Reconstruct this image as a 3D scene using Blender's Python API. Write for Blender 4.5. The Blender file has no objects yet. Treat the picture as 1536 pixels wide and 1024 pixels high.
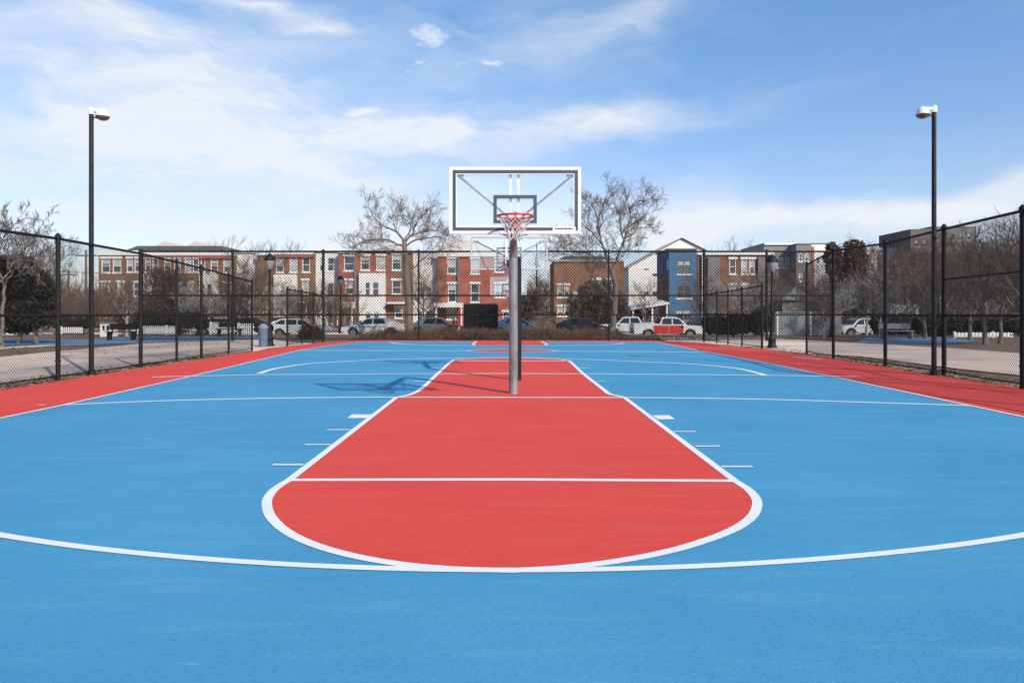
import bpy, bmesh, math, random
from mathutils import Vector, Matrix
from mathutils.geometry import tessellate_polygon
random.seed(7)
R = math.radians
F, H, HY, CX = 1073.0, 1.4, 470.0, 768.0      # focal length in px of the 1536 wide photograph, eye height, horizon row, centre column
S = bpy.context.scene
C = bpy.data.collections.new('place'); S.collection.children.link(C)

def G(px, py):                    # a photograph pixel on the ground -> world point
    d = F * H / (py - HY)
    return Vector(((px - CX) / F * d, d, 0))
def P(px, py, d):                 # a photograph pixel at distance d -> world point
    return Vector(((px - CX) / F * d, d, H + (HY - py) * d / F))

# ------------------------------------------------------------------ helpers
def tag(o, label=None, cat=None, group=None, kind=None):
    if label: o['label'] = label
    if cat: o['category'] = cat
    if group: o['group'] = group
    if kind: o['kind'] = kind
    return o
def thing(name, loc, label, cat, group=None):
    o = bpy.data.objects.new(name, None); o.empty_display_size = .3
    o.location = loc; C.objects.link(o)
    return tag(o, label, cat, group)
ORG = {}
class MB:
    def __init__(s): s.v = []; s.f = []
    def add(s, vs, fs):
        n = len(s.v); s.v += [tuple(v) for v in vs]; s.f += [tuple(i + n for i in f) for f in fs]; return s
    def box(s, x0, x1, y0, y1, z0, z1):
        return s.add([(x0,y0,z0),(x1,y0,z0),(x1,y1,z0),(x0,y1,z0),(x0,y0,z1),(x1,y0,z1),(x1,y1,z1),(x0,y1,z1)],
            [(0,3,2,1),(4,5,6,7),(0,1,5,4),(1,2,6,5),(2,3,7,6),(3,0,4,7)])
    def tube(s, pts, rad, k=8, caps=True):
        pts = [Vector(p) for p in pts]; n = len(pts)
        if not hasattr(rad, '__len__'): rad = [rad] * n
        vs = []; fs = []
        for i, p in enumerate(pts):
            d = (pts[min(i+1, n-1)] - pts[max(i-1, 0)])
            d = d.normalized() if d.length > 1e-9 else Vector((0,0,1))
            ref = Vector((0,0,1)) if abs(d.z) < .9 else Vector((1,0,0))
            a = d.cross(ref).normalized(); b = d.cross(a)
            for j in range(k):
                t = 2*math.pi*j/k
                vs.append(p + (a*math.cos(t) + b*math.sin(t)) * rad[i])
        for i in range(n-1):
            for j in range(k):
                fs.append((i*k+j, i*k+(j+1)%k, (i+1)*k+(j+1)%k, (i+1)*k+j))
        if caps and k > 3: fs += [tuple(range(k-1,-1,-1)), tuple((n-1)*k+j for j in range(k))]
        return s.add(vs, fs)
    def lathe(s, prof, k=16, c=(0,0,0)):
        vs = []; fs = []; n = len(prof)
        for r, z in prof:
            for j in range(k):
                t = 2*math.pi*j/k; vs.append((c[0]+r*math.cos(t), c[1]+r*math.sin(t), c[2]+z))
        for i in range(n-1):
            for j in range(k): fs.append((i*k+j, i*k+(j+1)%k, (i+1)*k+(j+1)%k, (i+1)*k+j))
        fs += [tuple(range(k-1,-1,-1)), tuple((n-1)*k+j for j in range(k))]
        return s.add(vs, fs)
    def prism(s, poly, y0, y1, inset=0):          # polygon in x,z extruded along y
        n = len(poly)
        vs = [(x, y0, z) for x, z in poly] + [(x, y1, z) for x, z in poly]
        tri = tessellate_polygon([[Vector((x, z, 0)) for x, z in poly]])
        fs = [tuple(t) for t in tri] + [tuple(n + i for i in reversed(t)) for t in tri]
        fs += [(i, (i+1)%n, n+(i+1)%n, n+i) for i in range(n)]
        return s.add(vs, fs)
    def sheet(s, poly, z):                        # flat polygon in x,y
        tri = tessellate_polygon([[Vector((p[0], p[1], 0)) for p in poly]])
        return s.add([(p[0], p[1], z) for p in poly], [tuple(t) for t in tri])
    def build(s, name, m, parent=None, smooth=False, fix=True, bevel=0):
        off = Vector((0,0,0))
        q = parent
        while q is not None:
            off += q.location; q = q.parent
        me = bpy.data.meshes.new(name)
        me.from_pydata([(v[0]-off.x, v[1]-off.y, v[2]-off.z) for v in s.v], [], s.f)
        if fix and len(s.f) < 60000:
            b = bmesh.new(); b.from_mesh(me); bmesh.ops.recalc_face_normals(b, faces=b.faces); b.to_mesh(me); b.free()
        me.materials.append(m)
        if smooth:
            me.polygons.foreach_set('use_smooth', [True]*len(me.polygons))
            if smooth != 'all': me.set_sharp_from_angle(angle=R(40))
        me.update()
        o = bpy.data.objects.new(name, me); C.objects.link(o)
        if parent: o.parent = parent
        if bevel:
            mo = o.modifiers.new('bevel', 'BEVEL'); mo.width = bevel; mo.segments = 2; mo.limit_method = 'ANGLE'; mo.angle_limit = R(35)
        return o
def copy_tree(o, parent=None):
    c = o.copy(); C.objects.link(c)
    if parent: c.parent = parent; c.matrix_parent_inverse = o.matrix_parent_inverse.copy()
    for ch in list(o.children): copy_tree(ch, c)
    return c

# ------------------------------------------------------------------ materials
def lin(c):
    return tuple(((x/255)/12.92 if x/255 <= .04045 else ((x/255+.055)/1.055)**2.4) for x in c)
def mat(name, c1, c2=None, scale=8, rough=.7, metal=0, bump=0, bscale=None, detail=6, stretch=None, spec=.5, trans=0, mix=(.35,.65), c3=None, s3=.4):
    m = bpy.data.materials.new(name); m.use_nodes = True
    nt = m.node_tree; N = nt.nodes; L = nt.links
    b = N['Principled BSDF']; b.inputs['Roughness'].default_value = rough; b.inputs['Metallic'].default_value = metal
    b.inputs['Specular IOR Level'].default_value = spec
    b.inputs['Base Color'].default_value = (*c1, 1)
    if c2 is not None or bump:
        tc = N.new('ShaderNodeTexCoord'); mp = N.new('ShaderNodeMapping')
        if stretch: mp.inputs['Scale'].default_value = stretch
        L.new(tc.outputs['Object'], mp.inputs[0])
    if c2 is not None:
        n = N.new('ShaderNodeTexNoise'); n.inputs['Scale'].default_value = scale; n.inputs['Detail'].default_value = detail; n.inputs['Roughness'].default_value = .65
        L.new(mp.outputs[0], n.inputs['Vector'])
        r = N.new('ShaderNodeValToRGB'); r.color_ramp.elements[0].position = mix[0]; r.color_ramp.elements[1].position = mix[1]
        r.color_ramp.elements[0].color = (*c1, 1); r.color_ramp.elements[1].color = (*c2, 1)
        L.new(n.outputs['Fac'], r.inputs[0]); out = r.outputs[0]
        if c3 is not None:
            n3 = N.new('ShaderNodeTexNoise'); n3.inputs['Scale'].default_value = s3; n3.inputs['Detail'].default_value = 4
            L.new(mp.outputs[0], n3.inputs['Vector'])
            r3 = N.new('ShaderNodeValToRGB'); r3.color_ramp.elements[0].position = .42; r3.color_ramp.elements[1].position = .66
            L.new(n3.outputs['Fac'], r3.inputs[0])
            mx = N.new('ShaderNodeMix'); mx.data_type = 'RGBA'; mx.inputs[7].default_value = (*c3, 1)
            L.new(r3.outputs[0], mx.inputs[0]); L.new(out, mx.inputs[6]); out = mx.outputs[2]
        L.new(out, b.inputs['Base Color'])
    if bump:
        n2 = N.new('ShaderNodeTexNoise'); n2.inputs['Scale'].default_value = bscale or scale*4; n2.inputs['Detail'].default_value = 4
        L.new(mp.outputs[0], n2.inputs['Vector'])
        bp = N.new('ShaderNodeBump'); bp.inputs['Strength'].default_value = bump; bp.inputs['Distance'].default_value = .02
        L.new(n2.outputs['Fac'], bp.inputs['Height']); L.new(bp.outputs[0], b.inputs['Normal'])
    return m
def brick_mat(name, ca, cb, mortar):
    m = bpy.data.materials.new(name); m.use_nodes = True
    nt = m.node_tree; N = nt.nodes; L = nt.links; b = N['Principled BSDF']; b.inputs['Roughness'].default_value = .9
    tc = N.new('ShaderNodeTexCoord'); sp = N.new('ShaderNodeSeparateXYZ'); cb_ = N.new('ShaderNodeCombineXYZ')
    ad = N.new('ShaderNodeMath'); ad.operation = 'ADD'
    L.new(tc.outputs['Object'], sp.inputs[0]); L.new(sp.outputs[0], ad.inputs[0]); L.new(sp.outputs[1], ad.inputs[1])
    L.new(ad.outputs[0], cb_.inputs[0]); L.new(sp.outputs[2], cb_.inputs[1])
    br = N.new('ShaderNodeTexBrick'); br.inputs['Scale'].default_value = 4.3; br.inputs['Color1'].default_value = (*ca,1); br.inputs['Color2'].default_value = (*cb,1)
    br.inputs['Mortar'].default_value = (*mortar,1); br.inputs['Mortar Size'].default_value = .018
    L.new(cb_.outputs[0], br.inputs['Vector'])
    n = N.new('ShaderNodeTexNoise'); n.inputs['Scale'].default_value = .9; n.inputs['Detail'].default_value = 8; L.new(tc.outputs['Object'], n.inputs['Vector'])
    r = N.new('ShaderNodeValToRGB'); r.color_ramp.elements[0].position = .3; r.color_ramp.elements[1].position = .7
    r.color_ramp.elements[0].color = (.62,.62,.62,1); r.color_ramp.elements[1].color = (1.25,1.2,1.15,1); L.new(n.outputs['Fac'], r.inputs[0])
    mx = N.new('ShaderNodeMix'); mx.data_type = 'RGBA'; mx.blend_type = 'MULTIPLY'; mx.inputs[0].default_value = 1
    L.new(br.outputs[0], mx.inputs[6]); L.new(r.outputs[0], mx.inputs[7]); L.new(mx.outputs[2], b.inputs['Base Color'])
    return m
def glass_mat(name, tint=(.8,.9,1), fac=.24, dots=False):
    m = bpy.data.materials.new(name); m.use_nodes = True
    nt = m.node_tree; N = nt.nodes; L = nt.links; out = N['Material Output']; N.remove(N['Principled BSDF'])
    tr = N.new('ShaderNodeBsdfTransparent'); tr.inputs[0].default_value = (.97,.985,.99,1)
    df = N.new('ShaderNodeBsdfDiffuse'); df.inputs[0].default_value = (*tint,1)
    gl = N.new('ShaderNodeBsdfGlossy'); gl.inputs['Roughness'].default_value = .03
    mx = N.new('ShaderNodeMixShader'); mx.inputs[0].default_value = fac
    if dots:
        tc = N.new('ShaderNodeTexCoord'); vo = N.new('ShaderNodeTexVoronoi'); vo.inputs['Scale'].default_value = 11; vo.inputs['Randomness'].default_value = 0
        mp = N.new('ShaderNodeMapping'); mp.inputs['Rotation'].default_value = (0, R(45), 0); L.new(tc.outputs['Object'], mp.inputs[0]); L.new(mp.outputs[0], vo.inputs['Vector'])
        r = N.new('ShaderNodeMapRange'); r.inputs[1].default_value = .1; r.inputs[2].default_value = .16; r.inputs[3].default_value = fac*.35; r.inputs[4].default_value = fac
        L.new(vo.outputs['Distance'], r.inputs[0]); L.new(r.outputs[0], mx.inputs[0])
    L.new(tr.outputs[0], mx.inputs[1]); L.new(df.outputs[0], mx.inputs[2])
    fr = N.new('ShaderNodeFresnel'); fr.inputs[0].default_value = 1.45
    gm_ = N.new('ShaderNodeNewGeometry'); k1 = N.new('ShaderNodeMath'); k1.operation = 'SUBTRACT'; k1.inputs[0].default_value = 1; L.new(gm_.outputs['Backfacing'], k1.inputs[1])
    k2 = N.new('ShaderNodeMath'); k2.operation = 'MULTIPLY'; L.new(fr.outputs[0], k2.inputs[0]); L.new(k1.outputs[0], k2.inputs[1])
    m2 = N.new('ShaderNodeMixShader'); L.new(k2.outputs[0], m2.inputs[0]); L.new(mx.outputs[0], m2.inputs[1]); L.new(gl.outputs[0], m2.inputs[2])
    L.new(m2.outputs[0], out.inputs[0])
    return m

def court_mat(name, ca, cb, dust):
    """acrylic court paint: broad mottling, brushed streaks, pale scuffs, dark specks, grit"""
    m = bpy.data.materials.new(name); m.use_nodes = True
    nt = m.node_tree; N = nt.nodes; L = nt.links; b = N['Principled BSDF']; b.inputs['Specular IOR Level'].default_value = .3
    tc = N.new('ShaderNodeTexCoord')
    def noise(scale, detail, st=None, rough=.6):
        n = N.new('ShaderNodeTexNoise'); n.inputs['Scale'].default_value = scale; n.inputs['Detail'].default_value = detail; n.inputs['Roughness'].default_value = rough
        if st:
            mp = N.new('ShaderNodeMapping'); mp.inputs['Scale'].default_value = st; mp.inputs['Rotation'].default_value = (0,0,.12); L.new(tc.outputs['Object'], mp.inputs[0]); L.new(mp.outputs[0], n.inputs['Vector'])
        else: L.new(tc.outputs['Object'], n.inputs['Vector'])
        return n.outputs['Fac']
    def rng(src, a, c, lo, hi):
        r = N.new('ShaderNodeMapRange'); r.inputs[1].default_value = a; r.inputs[2].default_value = c; r.inputs[3].default_value = lo; r.inputs[4].default_value = hi
        L.new(src, r.inputs[0]); return r.outputs[0]
    def mixc(fac, a, c):
        x = N.new('ShaderNodeMix'); x.data_type = 'RGBA'; L.new(fac, x.inputs[0])
        for s, i in ((a,6),(c,7)):
            if hasattr(s, 'links'): L.new(s, x.inputs[i])
            else: x.inputs[i].default_value = (*s,1)
        return x.outputs[2]
    col = mixc(rng(noise(.55, 7), .36, .66, 0, 1), ca, cb)
    streak = noise(2.2, 8, (.35, 2.4, 1), .7)
    col = mixc(rng(streak, .52, .76, 0, .75), col, dust)
    col = mixc(rng(noise(.9, 6, (.5,1.6,1), .7), .55, .8, 0, .4), col, tuple(x*.82 for x in ca))
    fine = noise(38, 3)
    dk = tuple(x*.7 for x in ca)
    col = mixc(rng(fine, .50, .72, 0, .42), col, dk)
    col = mixc(rng(noise(85, 2), .55, .75, 0, .30), col, tuple(min(1, x*1.25+.03) for x in cb))
    sp = noise(17, 2, (.6,1.5,1))
    col = mixc(rng(sp, .72, .76, 0, .5), col, tuple(x*.45 for x in ca))
    scf = noise(5.3, 5, (.5,2.8,1), .75)
    col = mixc(rng(scf, .66, .74, 0, .45), col, tuple(min(1, x*1.1+.22) for x in dust))
    L.new(col, b.inputs['Base Color'])
    L.new(rng(streak, .3, .7, .82, .66), b.inputs['Roughness'])
    bp = N.new('ShaderNodeBump'); bp.inputs['Strength'].default_value = .6; bp.inputs['Distance'].default_value = .004
    L.new(noise(95, 4), bp.inputs['Height']); L.new(bp.outputs[0], b.inputs['Normal'])
    return m

BLUE = court_mat('court_blue', (.054,.266,.450), (.074,.310,.500), (.125,.350,.51))
RED = court_mat('court_red', (.69,.056,.036), (.74,.069,.044), (.72,.11,.075))
LINE = mat('line_paint', (.84,.82,.78), (.74,.72,.69), 3, .75, mix=(.4,.8), detail=9, c3=(.76,.77,.78), s3=1.7, bump=.3, bscale=90)
M = dict(
 soil=mat('dry_soil', (.13,.072,.042), (.25,.155,.10), 1.6, .95, bump=.6, bscale=9, detail=9, c3=(.12,.085,.05), s3=.25),
 path=mat('pale_concrete', (.72,.50,.385), (.80,.57,.45), 1.2, .9, bump=.2, bscale=30, c3=(.42,.355,.31), s3=.35),
 asphalt=mat('asphalt', (.10,.10,.105), (.15,.15,.155), 3, .9, bump=.2),
 playblue=mat('play_blue', (.045,.19,.40), (.10,.27,.48), 1.0, .85, c3=(.22,.22,.23), s3=.3),
 black=mat('black_coating', (.006,.006,.006), (.016,.015,.014), 14, .6, spec=.25),
 wire=mat('black_wire', (.010,.009,.008), None, rough=.6, spec=.25),
 bronze=mat('dark_bronze', (.010,.008,.007), (.022,.018,.015), 6, .5, spec=.3),
 galv=mat('galvanised', (.11,.114,.116), (.21,.214,.218), 7, .5, metal=.08, bump=.3, bscale=25, stretch=(1,1,.3), c3=(.25,.25,.25), s3=9),
 galv2=mat('dull_steel', (.22,.22,.24), (.32,.31,.32), 12, .55, metal=.4),
 white=mat('white_paint', (.80,.80,.79), (.70,.70,.69), 5, .45),
 lampwhite=mat('lamp_white', (.78,.78,.77), None, rough=.35),
 lens=mat('brown_lens', (.10,.075,.06), (.16,.12,.1), 20, .15),
 dark=mat('board_dark', (.045,.06,.07), (.06,.075,.085), 20, .5),
 rim=mat('rim_red', (.62,.03,.025), (.5,.035,.03), 22, .4),
 net=mat('net_cord', (.66,.63,.6), (.5,.47,.44), 40, .9),
 bglass=glass_mat('board_glass', (.88,.93,.97), .10, True),
 brick=brick_mat('red_brick', (.42,.105,.072), (.33,.085,.06), (.40,.21,.16)),
 brown=brick_mat('brown_brick', (.28,.125,.075), (.22,.10,.06), (.30,.19,.13)),
 orange=brick_mat('orange_brick', (.27,.12,.065), (.2,.085,.05), (.24,.15,.1)),
 stucco=mat('cream_stucco', (.80,.75,.69), (.72,.67,.62), 1.5, .9, bump=.1),
 wsiding=mat('white_siding', (.82,.79,.74), (.77,.73,.68), 1.2, .8, stretch=(.2,.2,6)),
 trim=mat('white_trim', (.8,.78,.75), (.7,.67,.64), 3, .7),
 redtrim=mat('red_band', (.44,.11,.08), (.34,.09,.07), 3, .8),
 greyw=mat('grey_panel', (.16,.15,.15), (.22,.2,.2), 2, .8),
 lgrey=mat('light_grey_panel', (.17,.17,.18), (.24,.24,.245), 2, .8, stretch=(3,3,.3)),
 slate=mat('slate_roof', (.055,.05,.05), (.09,.08,.078), 3, .85, stretch=(1,1,6)),
 tanroof=mat('tan_roof', (.48,.42,.36), (.56,.5,.44), 3, .85),
 bluew=mat('blue_siding', (.05,.13,.23), (.075,.17,.28), 1.5, .8, stretch=(.2,.2,8)),
 pane=mat('window_pane', (.035,.042,.05), (.13,.15,.17), .6, .08, spec=.8, mix=(.4,.7)),
 blind=mat('window_blind', (.5,.48,.46), (.4,.39,.38), 2, .6, stretch=(1,1,14)),
 bark=mat('grey_bark', (.12,.095,.08), (.21,.175,.15), 6, .95, bump=.5, stretch=(1,1,.25)),
 twig=mat('twig', (.095,.062,.045), (.18,.125,.095), 3, .95),
 palebark=mat('pale_bark', (.30,.26,.23), (.40,.36,.33), 5, .9, stretch=(1,1,.3)),
 brownleaf=mat('dead_leaf', (.10,.045,.02), (.19,.09,.045), 2.2, .9, c3=(.07,.04,.025), s3=1.1),
 ever=mat('evergreen_leaf', (.016,.019,.014), (.036,.036,.026), 2.5, .9),
 hedge=mat('dark_hedge', (.012,.015,.011), (.032,.034,.024), 3, .9),
 litter=mat('leaf_litter', (.16,.09,.05), (.36,.25,.17), .7, .95),
 litter2=mat('brown_leaves', (.12,.06,.035), (.24,.14,.085), .9, .95),
 wood=mat('weathered_wood', (.12,.085,.065), (.19,.14,.11), 3, .9, stretch=(8,8,.6)),
 tyre=mat('tyre_rubber', (.015,.015,.015), (.025,.025,.025), 9, .85),
 alloy=mat('alloy', (.3,.31,.32), None, rough=.35, metal=.8),
 carglass=mat('car_glass', (.012,.014,.017), None, rough=.06, spec=.8),
 carwhite=mat('car_white', (.60,.60,.60), (.50,.50,.50), 2, .25), carblack=mat('car_black', (.018,.02,.024), None, rough=.22),
 carred=mat('car_red', (.50,.03,.025), (.4,.03,.025), 3, .35), cargrey=mat('car_grey', (.12,.13,.14), None, rough=.28),
 carblue=mat('car_blue', (.05,.12,.2), None, rough=.28), tail=mat('tail_lamp', (.4,.01,.01), None, rough=.2), head=mat('head_lamp', (.7,.72,.75), None, rough=.1),
 plate=mat('plate', (.6,.62,.66), (.2,.3,.5), 30, .5),
 twiggrey=mat('grey_twig', (.13,.10,.083), (.22,.18,.15), 3, .95),
 taupe=mat('taupe_render', (.12,.09,.078), (.16,.125,.11), 2, .9),
 oldwhite=mat('weathered_white', (.50,.49,.48), (.40,.39,.38), 6, .6),
 bin=mat('bin_blue', (.07,.12,.18), (.10,.14,.18), 5, .6),
)

# ------------------------------------------------------------------ setting: ground, court, paint
def smooth_line(pts, n=10):
    out = []
    P_ = [pts[0]] + list(pts) + [pts[-1]]
    for i in range(1, len(P_)-2):
        a, b, c, d = P_[i-1], P_[i], P_[i+1], P_[i+2]
        for k in range(n):
            t = k/n
            out.append(.5*((2*b) + (c-a)*t + (2*a-5*b+4*c-d)*t*t + (3*b-a-3*c+d)*t**3))
    out.append(pts[-1]); return out
LZ = lambda z: .0085 + (z-.018)*.45
def ribbon(mb, pts, w, z):
    pts = [Vector((p[0], p[1], 0)) for p in pts]; n = len(pts); vs = []
    for i in range(n):
        a = (pts[i]-pts[i-1]).normalized() if i else (pts[1]-pts[0]).normalized()
        b = (pts[i+1]-pts[i]).normalized() if i < n-1 else a
        t = (a+b).normalized(); nn = Vector((-t.y, t.x, 0)); k = w/2/max(.5, t.dot(a))
        vs += [(pts[i]+nn*k)[:2] + (z,), (pts[i]-nn*k)[:2] + (z,)]
    mb.add(vs, [(2*i, 2*i+1, 2*i+3, 2*i+2) for i in range(n-1)])
def paint(name, pxs, w, z=.020, curve=False):
    z = LZ(z)
    pts = [G(*p) if len(p) == 2 else Vector((p[1], p[2], 0)) for p in pxs]
    if curve: pts = smooth_line(pts, 8)
    mb = MB(); ribbon(mb, pts, w, z)
    o = mb.build(name, LINE, fix=False); tag(o, kind='structure'); return o
def patch(name, pts, z, m, kind='structure'):
    o = MB().sheet(pts, z).build(name, m, fix=False); tag(o, kind=kind); return o

# ground with a gentle mulch berm behind the court, one sheet reaching the horizon
def gz(x, y):
    z = -.03
    if 48 < y < 61.5: z -= .30*min(1, (y-48)/1.5, (61.5-y)/1.5)
    if 37 < y < 47 and -9 < x < 7.5:
        e = min(1, (x+9)/2, (7.5-x)/2)
        z += .30*math.sin((y-37)/10*math.pi)**1.2*max(0, e)*(1+.25*math.sin(x*1.3)+.15*math.sin(x*3.1+1))
    return z
gm = MB()
xs = [-900,-300,-120,-60,-30,-20] + [-14+.5*i for i in range(57)] + [20,30,60,120,300,900]
ys = [-300,-60,-10,0,20,36] + [36.5+.5*i for i in range(24)] + [48.5,49,49.5,55,60,61,61.5,62,80,150,400,1500]
nx = len(xs)
gm.add([(x, y, gz(x,y)) for y in ys for x in xs], [(j*nx+i, j*nx+i+1, (j+1)*nx+i+1, (j+1)*nx+i) for j in range(len(ys)-1) for i in range(nx-1)])
tag(gm.build('ground', M['soil'], smooth='all', fix=False), kind='structure')

edgeL = [G(0,585),G(87,572),G(137,563.5),G(211,552.5),G(302,539),G(378,527),G(430,519.5),G(485,513.5),G(545,510)]
edgeR = [G(1536,582),G(1402,563.5),G(1328,550.5),G(1250,538),G(1152,524.8),G(1100,519),G(1050,514),G(985,510.5)]
bl = Vector((-10.4,-4,0)); br_ = Vector((10.6,-4,0))
patch('court_surround', [bl] + [Vector((-9.9,8,0))] + edgeL + list(reversed(edgeR)) + [Vector((10.2,8,0)), br_], .001, RED)
sideL = [(0,628),(95,608),(285,565),(384,541.3),(420,532.5),(452,525),(487,519.2),(520,515.5),(545,512.5)]
sideR = [(1536,626),(1248,565),(1152,545),(1063,528.5),(985,513)]
sl = [Vector((-6.75,-3.5,0)), Vector((-6.78,5,0))] + [G(*p) for p in sideL]; sr = [Vector((6.85,-3.5,0))] + [G(*p) for p in sideR]
patch('court', sl + list(reversed(sr)), .0035, BLUE)
# the two back-to-back keys and the far key, red
keyL = [(595,596),(515,657),(434,720.5),(414,733),(402,747.6),(400.5,759.5),(405,774),(419.5,790.5),(440.6,804.5),(467,816.5),(498.6,827),(538,836.7),(580,844.3),(625,850.3),(690,855),(768,857)]
keyR = [(936,596),(1019,658.5),(1102.7,722),(1123.5,735.7),(1134.7,750),(1135,762),(1129,774.5),(1113,788),(1089.6,800),(1062,810.5),(1026,822),(992,830.5),(952.5,838.5),(900,846.6),(834,853.6),(768,857)]
key2L = [(595,596),(606,594.3),(616,591.8),(626.5,587),(636.5,579.5),(656.5,560.5),(678,541.5),(686,539.5),(700,538.3),(735,537.3),(768,537)]
key2R = [(936,596),(925,593.8),(918,592.3),(912,590),(904,583.5),(875.5,561),(855,542.5),(847,540.4),(836,539),(800,537.4),(768,537)]
def curve2(px, a, b):
    pts = [G(*p) for p in px]
    return pts[:a] + smooth_line(pts[a:], 8) if b is None else pts
kL = [G(*keyL[0])] + smooth_line([G(*p) for p in keyL[2:]], 8); kR = [G(*keyR[0])] + smooth_line([G(*p) for p in keyR[2:]], 8)
patch('key_paint', kL + list(reversed(kR))[1:], .006, RED)
k2L = smooth_line([G(*p) for p in key2L], 6); k2R = smooth_line([G(*p) for p in key2R], 6)
patch('key_paint', k2L + list(reversed(k2R))[1:], .0061, RED)
def line3(name, pts, w, z):
    mb = MB(); ribbon(mb, pts, w, LZ(z)); tag(mb.build(name, LINE, fix=False), kind='structure')
line3('key_line', kL + list(reversed(kR))[1:], .072, .018)
line3('key_line', k2L + list(reversed(k2R))[1:], .085, .0185)
# centre circle and far key
cc = G(767, 526.3); circ = [Vector((cc.x + 1.64*math.cos(t), cc.y + 1.0*math.sin(t), 0)) for t in [2*math.pi*i/48 for i in range(49)]]
patch('circle_paint', circ[:-1], .006, RED); line3('circle_line', circ, .09, .0186)
fk = [G(715,512.2),G(709,516.3),G(713,518),G(817,518),G(821,516.8),G(812,512.2)]
patch('key_paint', fk, .0062, RED); line3('key_line', fk, .10, .0187)
paint('sideline', sideL, .062, .0222)
line3('sideline', [Vector((-6.75,-3.5,0)), Vector((-6.78,5,0)), G(0,628)], .062, .0222)
line3('sideline', [Vector((6.85,-3.5,0))] + [G(*p) for p in sideR], .062, .0224)
arc = [Vector((8.7*math.sin(t), 12.585-8.7*math.cos(t), 0)) for t in [R(-50+i*100/80) for i in range(81)]]
line3('three_point_line', arc, .070, .0195)
paint('free_throw_line', [(434,720.8),(768,720.2),(1102,722.2)], .082, .0202)
paint('baseline', [(92,608),(190,603.6),(287,600.5),(384,598.2),(490,596.8),(595,596.2),(768,596.4),(936,596.8),(1045,597.8),(1152,599.6),(1300,604),(1452,608.8)], .10, .0204, True)
paint('crossline', [(228,566),(277,564.7),(384,562.4),(600,560.9),(768,560.6),(873,560.9),(1148,563.2),(1292,565.2)], .12, .0206)
paint('three_point_line', [(389,560.5),(400,556.5),(414,553),(435,549.4),(459,546.3),(509,542.8),(559,540.2),(634,537.9),(679,537.2),(768,536.6),(858,538.6),(918,540.8),(1018,545.2),(1060,548),(1093,551.4),(1118,555.2),(1148,563)], .14, .0208, True)
paint('free_throw_line', [(688,541.2),(847,541.6)], .16, .0210)
paint('midcourt_line', [(452,526),(700,526.5)], .20, .0212); paint('midcourt_line', [(834,526.8),(1063,528.4)], .20, .0212)
paint('three_point_line', [(586,513.6),(592,514.8),(608,516.2),(631,517.2),(670,518),(712,518.4)], .18, .0214, True)
paint('three_point_line', [(818,518.4),(870,518.1),(908,517.2),(926,516.2),(936,514.8)], .18, .0214, True)
paint('end_line', [(545,512.3),(985,512.8)], .10, .0221)
def quad(name, pts): tag(MB().sheet([G(*p) for p in pts], LZ(.0216)).build(name, LINE, fix=False), kind='structure')
quad('lane_block', [(527.6,622.3),(558,622.3),(549.5,627.9),(521,627.9)])
quad('lane_block', [(977.5,623.6),(1004,623.6),(1013,629.6),(987,629.6)])
for y, a, b, w in ((645.3,491,526,.055),(667.7,457,496,.055),(698,409,455,.058),(648,1010.5,1043,.055),(670,1043,1080,.055),(700.7,1082,1128.6,.058),
                   (552,650,665,.1),(572,621,640,.09),(552.3,870,884,.1),(572,894,908,.09)):
    paint('lane_mark', [(a,y),(b,y)], w, .0217)
for a, b, w in (((1190,535.3),(1232,539.2),.09),((1043,513.8),(1065,514.6),.2),((1080,519.6),(1118,521),.2),((55,607.6),(68,607.8),.04)):
    paint('old_dash', [a, b], w, .0218)
# paths and play surfaces outside the fence
patch('path', [G(-700,575), Vector((-10.9,4,0)), Vector((-10.35,12,0)), G(0,574.5), G(60,567), G(137,556), G(211,546.5), G(300,535), G(378,525.5), G(378,527.5), G(404,522), G(470,515), G(430,512), G(400,508), G(330,510), G(211,515), G(140,522), G(88,526), G(0,535), G(-300,540)], -.002, M['path'])
patch('path', [G(2200,600), Vector((11.6,9,0)), G(1536,563), G(1440,553), G(1340,540), G(1290,534), G(1215,530), G(1140,523), G(1090,517.5), G(1000,512), G(990,506), G(1060,505), G(1150,506), G(1260,513), G(1340,517), G(1430,522), G(1536,530), G(2200,560)], -.002, M['path'])
patch('path', [G(-300,531), G(0,523.5), G(88,518.2), G(140,517.2), G(140,515), G(88,515.6), G(0,520), G(-300,525)], -.004, M['path'])
patch('play_surface', [G(-200,518), G(120,517), G(210,514.5), G(300,511), G(400,507.5), G(400,504), G(300,504.5), G(195,505.5), G(140,509), G(-200,508)], .002, M['playblue'])
patch('play_surface', [G(1285,514), G(1420,515), G(1470,512), G(1420,506), G(1300,505)], .002, M['playblue'])
patch('road', [Vector((-160,50.5,0)), Vector((160,50.5,0)), Vector((160,59,0)), Vector((-160,59,0))], -.322, M['asphalt'])
patch('pavement', [Vector((-160,62,0)), Vector((160,62,0)), Vector((160,64.5,0)), Vector((-160,64.5,0))], .01, M['path'])
kb = MB(); kb.box(-160,160,59,59.2,-.34,-.18); tag(kb.build('kerb', M['path']), kind='structure')
kb = MB(); kb.box(3,40,49.6,49.85,-.34,-.12); tag(kb.build('kerb', M['path']), kind='structure')

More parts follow.
